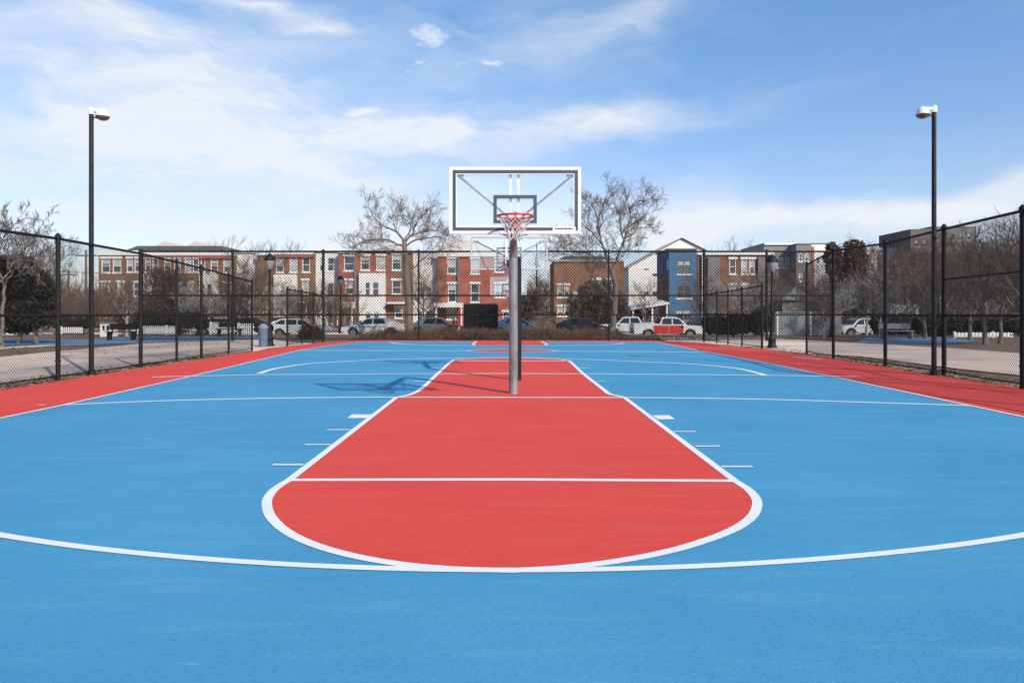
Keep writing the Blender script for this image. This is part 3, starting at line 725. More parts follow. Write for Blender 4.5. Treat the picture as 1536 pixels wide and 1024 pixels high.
leafy('evergreen_tree', 'big dark evergreen tree behind the left fence, with two trunks', 'tree', 40, 33,
 [(10,415,26,30),(35,410,24,24),(55,430,24,26),(68,452,18,20),(25,450,32,28),(50,468,30,22),(0,470,26,24),(20,488,30,12),(70,478,14,14),(12,395,14,12),(42,396,12,10),(74,440,12,12),(52,400,7,9),(30,390,6,8),(64,416,7,9),(80,455,8,9),(84,474,6,8),(88,488,5,5),(20,392,5,8),(58,408,6,6),(46,386,4,6)], 26000, .055, 'ever',
 trunks=[([(27,519),(30,505),(33,480)], .10,.07), ([(54,519),(53,505),(50,480)], .12,.08)], seed=3, shell=.3)
leafy('round_bare_tree', 'dense round dark tree in front of the left brick house', 'tree', 255, 58,
 [(240,415,20,14),(258,425,26,20),(240,455,30,18),(268,450,24,20),(225,470,30,12),(262,470,34,14)], 7000, .10, 'twig', trunks=[([(256,494),(256,470),(256,430)], .15,.06)], seed=4, shell=.15)
leafy('clipped_hedge', 'long low black hedge behind the white fence at left', 'hedge', 230, 50, [(184+i*14, 480, 12, 12) for i in range(9)], 15000, .06, 'hedge', seed=5)
leafy('clipped_hedge', 'dark hedge above the white picket fences, left of the left street lamp', 'hedge', 345, 50, [(308+i*13, 485, 11, 7) for i in range(6)], 8000, .06, 'hedge', seed=16)
leafy('clipped_hedge', 'short black hedge left of the light pole, below the utility poles', 'hedge', 112, 58, [(92+i*13, 484, 10, 8) for i in range(4)], 5000, .07, 'hedge', seed=15)
leafy('round_brown_tree', 'smaller round rust brown tree at the left of the pair on the right', 'tree', 1250, 62, [(1248,372,8,9),(1255,378,8,9),(1244,386,9,10),(1256,392,9,11),(1247,402,9,12),(1255,418,9,14),(1246,436,8,13)], 5200, .085, 'brownleaf', trunks=[([(1250,492),(1250,440),(1250,385)], .12,.06)], group='round brown trees', seed=6)
leafy('round_brown_tree', 'larger square topped rust brown tree right of the round one', 'tree', 1282, 62, [(1271,370,8,8),(1281,366,7,7),(1290,371,9,9),(1276,384,11,12),(1292,388,9,12),(1270,402,8,13),(1284,408,12,15),(1292,424,9,15),(1276,432,10,15),(1286,450,11,15)], 8500, .085, 'brownleaf', trunks=[([(1282,492),(1282,440),(1282,385)], .13,.06)], group='round brown trees', seed=7)
leafy('clipped_hedge', 'big rounded black hedge behind the right end of the court', 'hedge', 1100, 41, [(1064,488,10,13),(1080,488,12,14),(1098,487,13,15),(1116,487,13,14),(1134,484,12,17),(1146,482,8,14)], 14000, .05, 'hedge', seed=8, shell=.5)
leafy('clipped_hedge', 'long black hedge along the path at far right', 'hedge', 1400, 44, [(1318+i*15, 486+(i%2)*2, 12, 14) for i in range(16)], 22000, .06, 'hedge', seed=9)
leafy('brown_bush', 'large brown leafless bush before the brown building', 'bush', 895, 60, [(885,450,20,28),(905,455,18,30),(925,462,16,28),(870,465,16,22),(890,435,14,16),(935,470,10,20),(910,430,10,14)], 8000, .10, 'twig', seed=10, shell=.1)
leafy('brown_bush', 'brown bush between the wooden gate and the pole', 'bush', 792, 56, [(792,460,14,22),(805,450,10,18),(782,470,10,16)], 3000, .09, 'twig', seed=11, shell=.1)
leafy('brown_shrub', 'low rust brown shrub behind the far end line, left of the big trunk', 'bush', 585, 41, [(585,500,9,9),(592,502,8,7)], 1500, .035, 'brownleaf', seed=12)
leafy('brown_shrub', 'dark brown shrub at the far left corner of the court', 'bush', 466, 40, [(462,495,9,9),(472,498,10,9),(455,502,9,8),(478,503,8,6)], 3000, .04, 'brownleaf', seed=13)

# thickets and far woods: masses nobody could count
def thicket(name, x0, x1, y0, y1, n, h0, h1, m, seed, th=.012, lv=1):
    rnd = random.Random(seed); mb = MB()
    for _ in range(n):
        y = rnd.uniform(y0,y1); x = rnd.uniform(x0,x1); h = rnd.uniform(h0,h1)
        spray(mb, Vector((x,y,gz(x,y)-.05)), Vector((rnd.gauss(0,.22),rnd.gauss(0,.2),1)), h, th*1.6, lv, rnd, .55, .2, (4,3,3), 3, th)
    return tag(mb.build(name, M[m], fix=False), kind='stuff')
thicket('thicket', -52, -40, 66, 76, 380, 1.6, 3.6, 'twig', 31, .02, 2)
thicket('thicket', 20, 34, 57, 68, 200, 1.2, 2.8, 'twig', 32, .016, 2)
thicket('thicket', 26, 62, 66, 82, 420, 1.4, 3.2, 'brownleaf', 33, .02, 2)
thicket('thicket', -40, -16, 70, 78, 260, 1.5, 3.2, 'twig', 34, .018, 2)
thicket('brush', -8.5, 6.3, 37.6, 44.5, 3600, .07, .34, 'litter2', 35, .006, 1)
def woods(name, pts, seed, m='twig'):
    rnd = random.Random(seed); cl = []
    for (x, y, h) in pts: cl += [(x+rnd.uniform(-3,3), y+rnd.uniform(-4,4), h*rnd.uniform(.3,.7), rnd.uniform(3,6), 3, h*rnd.uniform(.3,.45)) for _ in range(3)]
    return tag(leafmass(cl, 16000, .3, rnd, shell=.1).build(name, M[m], fix=False), kind='stuff')
woods('distant_woods', [(-150+i*7.5, 150+10*math.sin(i), 6.5) for i in range(41)], 41)

# fallen leaves
def litter(name, region, n, size, m, seed):
    rnd = random.Random(seed); vs = []; fs = []
    for _ in range(n):
        x, y = region(rnd); z = max(gz(x,y), -.03)+.012+rnd.random()*.03
        a = rnd.random()*6.28; s = size*(.5+rnd.random()); t = rnd.uniform(-.6,.6); u = Vector((math.cos(a),math.sin(a),t*.6)); w = Vector((-math.sin(a),math.cos(a),rnd.uniform(-.5,.5)))
        c = Vector((x,y,z)); i = len(vs); vs += [c-u*s, c-w*s*.5, c+u*s, c+w*s*.5]; fs.append((i,i+1,i+2,i+3))
    return tag(MB().add(vs,fs).build(name, M[m], fix=False), kind='stuff')
def along(edge, w0, w1, s):
    def f(rnd):
        i = rnd.randrange(len(edge)-1); p = edge[i].lerp(edge[i+1], rnd.random()); return p.x + s*(w0+(w1-w0)*rnd.random()**1.7), p.y
    return f
litter('fallen_leaves', along([Vector((-9.9,8,0))]+edgeL[:6], .0, 1.1, -1), 6500, .035, 'litter', 51)
litter('fallen_leaves', along([Vector((10.2,8,0))]+edgeR[:6], .0, 1.3, 1), 7500, .035, 'litter', 52)
litter('fallen_leaves', lambda r: (r.uniform(-8.5,11), r.uniform(37,45)), 9000, .07, 'litter2', 53)
litter('fallen_leaves', lambda r: (r.uniform(-45,-14), r.uniform(24,50)), 4000, .06, 'litter2', 54)

# ------------------------------------------------------------------ street lamps
def street_lamp(px, pyb, pyt, label, sc=1.0):
    g = G(px, pyb); zt = H + (HY-pyt)*g.y/F; x, y = g.x, g.y
    root = thing('street_lamp', (x,y,0), label, 'street lamp', 'street lamps')
    MB().lathe([(.20,-.03),(.20,.06),(.15,.12),(.15,.30),(.17,.34),(.10,.45),(.075,.8),(.065,.9)], 14, (x,y,0)).build('base', M['black'], root, True)
    MB().lathe([(.06,.9),(.055,1.5),(.065,1.53),(.05,1.56),(.042,zt-.75),(.07,zt-.72),(.05,zt-.68)], 12, (x,y,0)).build('pole', M['black'], root, True)
    MB().lathe([(.07,zt-.68),(.12,zt-.6),(.20,zt-.36),(.21,zt-.30)], 14, (x,y,0)).build('globe', M['lgrey'], root, True)
    MB().lathe([(.23,zt-.31),(.24,zt-.28),(.19,zt-.14),(.10,zt-.05),(.03,zt-.02),(.02,zt+.05),(.005,zt+.06)], 14, (x,y,0)).build('cap', M['black'], root, True)
street_lamp(404.5, 519, 380, 'black street lamp at the opening in the left fence')
street_lamp(1158, 521.5, 382, 'black street lamp at the opening in the right fence')
street_lamp(511, 499, 413, 'small far street lamp in front of the red house')
street_lamp(1247, 505, 388, 'street lamp half hidden behind a post of the right fence')
street_lamp(1408, 503, 433, 'small far street lamp near the right light pole')
# tall thin post in the gap
g = G(805, 496); m = MB(); m.tube([(g.x,g.y,0),(g.x,g.y,H+(HY-364)*g.y/F)], [.07,.05], 10)
r_ = thing('steel_post', (g.x,g.y,0), 'tall thin dark post in the gap between the red house and the brown building', 'post'); m.build('pole', M['black'], r_, True)
MB().lathe([(.11,5.2),(.13,5.3),(.13,5.9),(.08,6.0)], 10, (g.x,g.y,0)).build('fitting', M['greyw'], r_, True)
# bin by the left lamp
g = G(395, 520); r_ = thing('litter_bin', (g.x,g.y,0), 'blue grey litter bin standing left of the left street lamp', 'bin')
MB().lathe([(.17,0),(.18,.05),(.19,.75),(.2,.78)], 16, (g.x,g.y,0)).build('drum', M['bin'], r_, True); MB().lathe([(.21,.78),(.21,.84),(.12,.95),(.02,.98)], 16, (g.x,g.y,0)).build('lid', M['greyw'], r_, True)

# utility poles with a wire
for px, yt, d, lb in ((103,405,92,'wooden utility pole farther left of the pair'),(129,375,80,'wooden utility pole with crossarm just left of the light pole')):
    x = (px-CX)/F*d; zt = H+(HY-yt)*d/F; r_ = thing('utility_pole', (x,d,0), lb, 'utility pole', 'utility poles')
    MB().tube([(x,d,0),(x,d,zt)], [.16,.11], 8).build('pole', M['wood'], r_, True); MB().box(x-1.2,x+1.2,d-.06,d+.06,zt-.7,zt-.55).build('crossarm', M['wood'], r_)
    MB().tube([(x-1.1,d,zt-.5),(x-22,d+6,zt-1.1),(x-60,d+14,zt)], .025, 4).build('cable', M['wire'], r_)
r_ = thing('overhead_cable', P(-60,398,70), 'thin overhead cable crossing behind the left fence', 'cable')
MB().tube([P(-60,398,70),P(40,406,72),P(160,410,76)], .03, 4).build('cable', M['wire'], r_)

# ------------------------------------------------------------------ buildings
def wall_holes(mb, x0, x1, z0, z1, holes, y, rev=.14):
    xs_ = sorted({x0,x1,*[v for h in holes for v in (max(x0,h[0]),min(x1,h[1]))]}); zs = sorted({z0,z1,*[v for h in holes for v in (h[2],h[3])]})
    for i in range(len(xs_)-1):
        for j in range(len(zs)-1):
            cx, cz = (xs_[i]+xs_[i+1])/2, (zs[j]+zs[j+1])/2
            if any(h[0] < cx < h[1] and h[2] < cz < h[3] for h in holes): continue
            mb.add([(xs_[i],y,zs[j]),(xs_[i+1],y,zs[j]),(xs_[i+1],y,zs[j+1]),(xs_[i],y,zs[j+1])], [(0,1,2,3)])
    for a,b,c,d in holes:
        a = max(a,x0); b = min(b,x1)
        mb.add([(a,y,c),(b,y,c),(b,y,d),(a,y,d),(a,y+rev,c),(b,y+rev,c),(b,y+rev,d),(a,y+rev,d)], [(0,4,5,1),(1,5,6,2),(2,6,7,3),(3,7,4,0)])
def window(root, a, b, c, d, y, blind=0, rev=.14, head=None, mull=True, fw=.09, fm='trim', kind='sash'):
    w = MB(); yf = y+.03
    w.box(a,a+fw,yf,y+rev,c,d); w.box(b-fw,b,yf,y+rev,c,d); w.box(a+fw,b-fw,yf,y+rev,c,c+fw); w.box(a+fw,b-fw,yf,y+rev,d-fw,d)
    if mull: w.box(a+fw,b-fw,yf+.02,y+rev-.01,(c+d)/2-.035,(c+d)/2+.035)
    if b-a > 1.25:
        w.box((a+b)/2-.05,(a+b)/2+.05,yf+.01,y+rev-.012,c+fw,d-fw)
    f = w.build('window', M[fm], root)
    MB().box(a+.02,b-.02,y+rev-.03,y+rev+.02,c+.02,d-.02).build('pane', M['pane'], f)
    if blind: MB().box(a+fw+.01,b-fw-.01,y+rev-.045,y+rev-.032,d-fw-(d-c)*blind,d-fw-.005).build('blind', M['blind'], f)
    MB().box(a-.08,b+.08,y-.07,y-.001,c-.14,c-.002).build('sill', M['trim'], f)
    if head: MB().box(a-.13,b+.13,y-.09,y-.001,d+.002,d+.26).build('lintel', M['trim'], f)
    return f
brnd = random.Random(8)
def house(label, D, x0, x1, yt, m, wins=(), panels=(), bands=(), name='town_house', depth=9, base=0, cat='house', group='row of town houses', extra=None, head=True, parapet=None, roofm='greyw', fm='trim'):
    X = lambda px: (px-CX)/F*D
    Z = lambda py: H+(HY-py)*D/F
    root = thing(name, ((X(x0)+X(x1))/2, D, 0), label, cat, group)
    hs = [(X(a),X(b),Z(d),Z(c)) for (a,b,c,d) in wins]
    pn = [(X(a),X(b),max(0,Z(d)),Z(c)) for (a,b,c,d) in panels]
    wl = MB(); flat = [h for h in hs if not any(p[0]-.01 <= h[0] and h[1] <= p[1]+.01 and p[2]-.01 <= h[2] and h[3] <= p[3]+.01 for p in pn)]
    a, b, t = X(x0), X(x1), Z(yt)
    wall_holes(wl, a, b, 0, t, flat, D)
    wl.add([(a,D,0),(b,D,0),(b,D,t),(a,D,t),(a,D+depth,0),(b,D+depth,0),(b,D+depth,t),(a,D+depth,t)], [(1,5,6,2),(5,4,7,6),(4,0,3,7),(3,2,6,7)])
    wl.add([(a+.01,D+.3,0),(b-.01,D+.3,0),(b-.01,D+.3,t),(a+.01,D+.3,t)], [(0,1,2,3)])
    wl.build('wall', M[m], root, fix=False)
    for h in flat: window(root, *h[:2], h[2], h[3], D, blind=brnd.choice([0,.3,.5,.55,0,.85]), head=head, fm=fm)
    for i, p in enumerate(pn):
        pm = MB(); ins = [h for h in hs if h not in flat and p[0]-.01 <= h[0] and h[1] <= p[1]+.01 and p[2]-.01 <= h[2] and h[3] <= p[3]+.01]
        yb = D-.45
        wall_holes(pm, p[0], p[1], p[2], p[3], ins, yb, .12)
        pm.add([(p[0],yb,p[2]),(p[1],yb,p[2]),(p[1],yb,p[3]),(p[0],yb,p[3]),(p[0],D-.002,p[2]),(p[1],D-.002,p[2]),(p[1],D-.002,p[3]),(p[0],D-.002,p[3])], [(0,3,7,4),(1,5,6,2),(3,2,6,7),(0,4,5,1)])
        bay = pm.build('bay', M[panels[i][4] if len(panels[i]) > 4 else 'stucco'], root, fix=False) if False else pm.build('bay', M['stucco'], root, fix=False)
        for h in ins: window(root, *h, yb, blind=brnd.choice([0,0,.4]), rev=.12, head=False)
    for (c, d, bm_) in bands:
        MB().box(a-.02, b+.02, D-.22, D-.002, Z(d), Z(c)).build('cornice', M[bm_], root)
    MB().box(a-.05,b+.05,D-.1,D+depth,t+.003,t+.12).build('roof', M[roofm], root)
    if extra: extra(root, X, Z, D)
    return root
def door(root, a, b, z1, y, m='greyw'):
    f = MB(); f.box(a,b,y-.08,y-.003,.0,z1); d = f.build('door', M[m], root); MB().box(b-.16,b-.1,y-.12,y-.08,z1*.45,z1*.5).build('handle', M['alloy'], d)
def porch(a, b, yt, yb, pr=1.4, m='trim', posts=True, col='trim'):
    def f(root, X, Z, D):
        r = MB(); r.box(X(a),X(b),D-pr,D-.003,Z(yb),Z(yt)); pr_ = r.build('porch_roof', M[m], root)
        if posts:
            for q in (X(a)+.08, X(b)-.2): MB().box(q,q+.14,D-pr+.05,D-pr+.2,0,Z(yb)-.002).build('porch_post', M[col], root)
        door(root, X((a+b)/2)-.45, X((a+b)/2)+.45, 2.1, D)
    return f
def pipe(px, y0=0):
    def f(root, X, Z, D): MB().box(X(px)-.12,X(px)+.12,D-.2,D-.004,0,Z(384)).build('downspout', M['greyw'], root)
    return f
def many(*fs):
    def f(*a):
        for g_ in fs: g_(*a)
    return f
house('brown brick corner house at the left end of the row', 84, 148, 216, 384, 'brown', [(152,165,388,409),(169,182,388,409),(190,199.5,388,408),(201.5,211,388,408),(152,164,424,446),(176,186,424,444),(200,209,424,444),(155,165,462,476),(190,204,462,476)], bands=[(376,383,'trim')], extra=porch(172,186,456,459))
house('brown brick house with a small white bay under the middle of the long roof', 84, 216.2, 300, 384, 'brown', [(217.5,226,388,408),(228.5,237.5,388,408),(246,256,388,408),(261,271,388,408),(277,287,388,408),(289,298,388,408),(218,225,425,444),(229,238,425,444),(250,260,425,444),(280,290,425,444),(222,234,460,476)], panels=[(216.5,242,411,449)], bands=[(376,383,'trim'),(383.3,385.5,'redtrim')], extra=porch(250,268,456,459))
house('brown and red brick house with tall white bay, right end of the long roof', 84, 300.2, 350, 384, 'brown', [(301,308,388,408),(316,327,388,408),(335,347,388,409),(303,310,425,443),(312,320,425,443),(335,347,425,442)], panels=[(301,328,411,474)], bands=[(376,383,'trim'),(383.3,388,'redtrim')], extra=porch(330,346,453,456))
house('narrow white house behind the broad bare tree, next to the long roof', 85, 350.3, 386, 379, 'stucco', [(361,369,427,443),(371,379,427,443),(362,370,400,412),(358,368,462,474)], bands=[(377,379.5,'trim')], head=False, extra=porch(366,382,456,459))
house('thin brown brick house front left of the left street lamp', 84, 386.2, 411.5, 384, 'brown', [(395,402,430,441),(394,402,452,468)], bands=[(377,383,'trim')], head=False)
house('brick house with three small top windows, right of the left street lamp', 84, 411.7, 470, 382, 'brown', [(414,425.5,386,408),(434.5,446,386,408),(453.5,465,386,408),(421,438,434,444),(420,428,460,474),(434,440,460,474),(453,463,421,441)], panels=[(412,446,412,476)], bands=[(376,381.5,'trim'),(382,386,'redtrim')], extra=porch(447,466,452,455))
house('white stucco house left of the first red house', 85, 470.2, 507, 378, 'stucco', [(479,487,386,407),(491,501,386,407),(479,487,424,444),(491,501,424,444),(482,500,464,476)], bands=[(375,378,'trim')], head=False)
house('narrow red brick house with white porch box', 84, 507.2, 534, 380, 'brick', [(516,530.5,385,406),(518,530.5,421,442)], bands=[(376,379.5,'trim')], extra=many(porch(508,533,453,462,1.2), pipe(533)))
house('red brick house with a big white bay', 84, 534.2, 579, 379, 'brick', [(541,554.5,384,405),(564.5,578,384,405),(548.5,556.5,423,443),(559.5,569.5,423,443),(549,557.5,467,479),(561,570,467,479)], panels=[(539.5,578.8,410,481)], bands=[(376,378.5,'redtrim')])
house('brown brick house behind the big bare trunk, with canopy over the door', 84, 579.2, 618, 380, 'brown', [(588,602,382,405),(588,602,421,441),(592,604,461,477)], bands=[(376.5,379.5,'redtrim')], extra=lambda r,X,Z,D: MB().box(X(583),X(609),D-1.2,D-.003,Z(456),Z(453)).build('porch_roof', M['trim'], r))
house('white house between the big bare trunk and the large red house', 85, 618.2, 656, 378, 'stucco', [(626,634,466,481),(638,647,466,481),(628,636,430,446),(640,648,430,446)], bands=[(375.5,378,'trim')], head=False)
def h9(root, X, Z, D):
    MB().box(X(653),X(695),D-1.6,D-.003,Z(461),Z(454.5)).build('porch_roof', M['trim'], root)
    for q in (655, 692): MB().box(X(q),X(q)+.2,D-1.5,D-1.3,0,Z(461)-.002).build('porch_post', M['trim'], root)
    MB().box(X(657)+.01,X(686),D-.03,D-.002,Z(453.5),Z(385.5)) and None
    MB().box(X(686.5),X(688.5),D-.25,D-.004,0,Z(385.5)).build('downspout', M['greyw'], root)
    door(root, X(660), X(667), 2.2, D, 'brown')
house('large red brick house directly behind the hoop', 84, 656.3, 782, 385.3, 'brick', [(671,684.5,388,410.5),(706,719,388,410.5),(742,755.5,388,408),(672,684.5,426,453),(706,719,426,453),(742,758,426,446),(670,688,465,479),(754,764,468,480)], bands=[(375.5,385,'trim')], extra=h9)
def mans(root, X, Z, D): pass
# long slate mansard with cream dormers behind the left houses
D_ = 94; X_ = lambda px: (px-CX)/F*D_; Z_ = lambda py: H+(HY-py)*D_/F
r_ = thing('mansard_roof_building', (X_(262), D_, 0), 'grey mansard roof with cream domes rising behind the left houses', 'building')
MB().box(X_(195),X_(330),D_,D_+9,0,Z_(375)).build('wall', M['stucco'], r_)
MB().add([(X_(192),D_-.3,Z_(375)),(X_(334),D_-.3,Z_(375)),(X_(334),D_+10,Z_(375)),(X_(192),D_+10,Z_(375)),(X_(199),D_+1.2,Z_(367.5)),(X_(326),D_+1.2,Z_(367.5)),(X_(326),D_+8,Z_(367.5)),(X_(199),D_+8,Z_(367.5))],[(0,1,5,4),(1,2,6,5),(2,3,7,6),(3,0,4,7),(4,5,6,7),(0,3,2,1)]).build('roof', M['slate'], r_)
for px, w in ((236,17),(283,14)):
    MB().prism([(X_(px-w),Z_(367.4)),(X_(px-w*.4),Z_(362.5)),(X_(px),Z_(359.5)),(X_(px+w*.6),Z_(361.5)),(X_(px+w*.9),Z_(367.4))], D_+2, D_+5).build('roof_dome', M['tanroof'], r_)
# gabled roofs behind the row
for px, py, w, d, lb in ((590,364,34,97,'cream gabled roof behind the bare tree left of the hoop'),(690,356,44,97,'cream gabled roof just left of the backboard pole')):
    x = (px-CX)/F*d; zt = H+(HY-py)*d/F; ze = H+(HY-379)*d/F; ww = w/F*d
    r_ = thing('gabled_house', (x,d,0), lb, 'house', 'gabled houses behind the row')
    MB().box(x-ww,x+ww,d,d+9,0,ze).build('wall', M['stucco'], r_)
    MB().add([(x-ww-.4,d-.4,ze),(x+ww+.4,d-.4,ze),(x+ww+.4,d+9.4,ze),(x-ww-.4,d+9.4,ze),(x-ww*.35,d+3,zt),(x+ww*.35,d+3,zt)],[(0,1,5,4),(1,2,5),(2,3,4,5),(3,0,4),(0,3,2,1)]).build('roof', M['tanroof'], r_)
# brown building with grey roof
def h10(root, X, Z, D):
    MB().add([(X(836),D-.3,Z(390.5)),(X(935),D-.3,Z(390.5)),(X(935),D+9,Z(390.5)),(X(836),D+9,Z(390.5)),(X(850),D+3,Z(381)),(X(905),D+3,Z(381))],[(0,1,5,4),(1,2,5),(2,3,4,5),(3,0,4),(0,3,2,1)]).build('hip_roof', M['slate'], root)
    MB().box(X(858.5),X(880),D-.9,D-.003,0,Z(438)).build('entrance_bay', M['trim'], root)
    door(root, X(865), X(874), 2.3, D-.9, 'greyw')
house('brown brick building right of the hoop, with a white entrance bay', 86, 831, 936, 392, 'brown', [(836,844,428,446),(846,854,428,446),(890,900,420,440),(910,920,420,440),(836,844,460,474),(846,854,460,474)], bands=[(389.5,392.5,'tanroof')], extra=h10, name='brick_building', cat='building', group='buildings across the street', head=True)
# white gabled building with blue tower
D_ = 96; r_ = thing('gabled_building', ((1000-CX)/F*D_, D_, 0), 'white sided building with a wide gable behind the blue tower', 'building', 'buildings across the street')
def PX(px, py, d=None): d = d or D_; return ((px-CX)/F*d, H+(HY-py)*d/F)
poly = [(PX(943,470)[0],0),(PX(1058,470)[0],0),PX(1058,376),PX(1022,358.5),PX(943,400)]
m = MB(); m.prism(poly, D_, D_+12); m.build('wall', M['wsiding'], r_)
m = MB()
for a, b in (((940,402),(1022,357)),((1022,357),(1062,377))):
    A = PX(*a); B = PX(*b); t = .06
    m.add([(A[0],D_-.35,A[1]),(B[0],D_-.35,B[1]),(B[0],D_+12.2,B[1]),(A[0],D_+12.2,A[1]),(A[0],D_-.35,A[1]+t),(B[0],D_-.35,B[1]+t),(B[0],D_+12.2,B[1]+t),(A[0],D_+12.2,A[1]+t)],[(0,3,2,1),(4,5,6,7),(0,1,5,4),(1,2,6,5),(2,3,7,6),(3,0,4,7)])
m.build('roof', M['tanroof'], r_)
for (a,b,c,d) in ((966,974,402.5,404.5),(967,973,437,443),(979,986,437,443),(979,986,410,414)):
    A = PX(a,d); B = PX(b,c); f = MB().box(A[0],B[0],D_-.06,D_-.002,A[1],B[1]).build('window', M['trim'], r_); MB().box(A[0]+.05,B[0]-.05,D_-.09,D_-.062,A[1]+.03,B[1]-.03).build('pane', M['pane'], f)
D_ = 72; r_ = thing('blue_tower', ((1024-CX)/F*D_, D_, 0), 'blue sided three storey tower with paired windows', 'building', 'buildings across the street')
a, b = PX(1003.5,0)[0], PX(1045,0)[0]; top = PX(0,374.5)[1]; zm = PX(0,412)[1]
wins = [(1016,1037,390,411),(1015,1037,428,447),(1013,1037,464,481)]; hs = [(PX(w[0],0)[0],PX(w[1],0)[0],PX(0,w[3])[1],PX(0,w[2])[1]) for w in wins]
m = MB(); wall_holes(m, a, b, 0, top, hs, D_); m.add([(a,D_,zm),(b,D_,0),(b,D_,top),(a,D_,top),(a,D_+6,zm),(b,D_+6,0),(b,D_+6,top),(a,D_+6,top),(b,D_,zm),(b,D_+6,zm)],[(1,5,6,2),(5,4,7,6),(4,0,3,7),(3,2,6,7)])
m.build('blue_wall', M['bluew'], r_, fix=False)
MB().add([(a,D_+.02,0),(a,D_+5.98,0),(a,D_+5.98,zm-.003),(a,D_+.02,zm-.003)],[(0,1,2,3)]).build('brick_side', M['brown'], r_, fix=False)
MB().box(a-.003,a+.003,D_+.3,D_+.9,PX(0,412)[1]+.5,top-1).build('corner_board', M['trim'], r_) 
for h in hs: window(r_, *h, D_, blind=brnd.choice([.3,.5,0]), head=False, fm='greyw')
for zc in (PX(0,400)[1], PX(0,436)[1]):
    f = MB().box(a-.05,a-.002,D_+2.4,D_+3.4,zc-.7,zc+.7).build('window', M['greyw'], r_); MB().box(a-.08,a-.052,D_+2.5,D_+3.3,zc-.6,zc+.6).build('pane', M['pane'], f)
MB().box(a-.15,b+.15,D_-.15,D_+6.1,top+.003,top+.15).build('roof', M['greyw'], r_)
# carport
D_ = 66; r_ = thing('carport', ((975-CX)/F*D_, D_, 0), 'open carport with a white sloping roof before the white gabled building', 'carport')
A = PX(947,465,66); B = PX(1004,456,66)
MB().add([(A[0],D_,A[1]),(B[0],D_,B[1]),(B[0],D_+4,B[1]+.3),(A[0],D_+4,A[1]+.3),(A[0],D_,A[1]+.16),(B[0],D_,B[1]+.16),(B[0],D_+4,B[1]+.46),(A[0],D_+4,A[1]+.46)],[(0,3,2,1),(4,5,6,7),(0,1,5,4),(1,2,6,5),(2,3,7,6),(3,0,4,7)]).build('roof', M['trim'], r_)
for px in (950,966,979,1001): MB().box(PX(px,0,66)[0]-.07,PX(px,0,66)[0]+.07,D_+.1,D_+.24,0,PX(px,464-(px-950)*.13,66)[1]).build('post', M['trim'], r_)
MB().box(PX(953,0,66)[0],PX(1000,0,66)[0],D_+3.6,D_+3.8,0,2.0).build('back_wall', M['slate'], r_)
def h12(root, X, Z, D):
    MB().box(X(1061),X(1079),D-.3,D-.003,0,Z(386)).build('pilaster', M['greyw'], root)
    MB().box(X(1052),X(1054.5),D-.35,D-.004,0,Z(384)).build('downspout', M['trim'], root)
    MB().box(X(1136),X(1146),D-.3,D-.003,0,Z(386)).build('pilaster', M['greyw'], root)
house('orange brown brick building right of the blue tower', 80, 1046, 1160, 383, 'orange', [(1094,1104,389,411),(1112,1121,389,411),(1094,1104,428,446),(1112,1121,428,446),(1124,1132,389,411)], bands=[(376,382.5,'trim')], extra=h12, name='brick_building', cat='building', group='buildings across the street', head=True)
house('pale concrete building with a dark ribbon window behind the right street lamp', 90, 1146, 1194, 366, 'lgrey', [(1163,1190,384,401),(1150,1160,386,398),(1163,1190,420,436)], bands=[(364.5,367.5,'trim')], name='concrete_building', cat='building', group='buildings across the street', head=False, fm='greyw')
house('dark grey tower joined to the pale concrete building', 88, 1194.5, 1217, 366.5, 'greyw', [(1198,1204,380,392),(1207,1213,380,392),(1198,1204,410,422)], name='grey_tower', cat='building', group='buildings across the street', head=False)
house('narrow white building with a red strip beside the round brown trees', 91, 1217.3, 1245, 366, 'stucco', [(1224,1230,385,396),(1234,1241,385,396)], name='white_building', cat='building', group='buildings across the street', head=False, extra=lambda r,X,Z,D: MB().box(X(1217.5),X(1221),D-.1,D-.003,0,Z(370)).build('red_strip', M['redtrim'], r))
house('long beige building with a flat top behind the right bare trees', 108, 1295, 1372, 373, 'stucco', [(1306+i*11,1312+i*11,395,408) for i in range(6)]+[(1306+i*11,1312+i*11,430,443) for i in range(6)], bands=[(372,376,'tanroof')], name='beige_building', cat='building', group='buildings across the street', head=False)
house('dark grey brown block with a rounded top behind the right light pole', 104, 1366, 1396, 345, 'taupe', [(1372,1378,360,370),(1384,1390,360,370)], name='brown_block', cat='building', group='buildings across the street', head=False, fm='greyw', extra=lambda r,X,Z,D: MB().lathe([(1.45,Z(345)),(1.4,Z(343.5)),(.9,Z(342))],16,(X(1381),D+3,0)).build('roof_drum', M['taupe'], r))
house('grey flat roofed apartment block at upper right', 106, 1396.5, 1464, 341, 'greyw', [(1402+i*12,1408+i*12,350,360) for i in range(5)], name='grey_block', cat='building', group='buildings across the street', head=False, fm='greyw')
house('long orange brick building with a cream cornice at the right edge', 96, 1392, 1660, 378, 'orange', [(1400+i*17,1408+i*17,392,410) for i in range(15)]+[(1400+i*17,1408+i*17,430,446) for i in range(15)], bands=[(372,380,'tanroof')], name='long_brick_building', cat='building', group='buildings across the street', head=False)
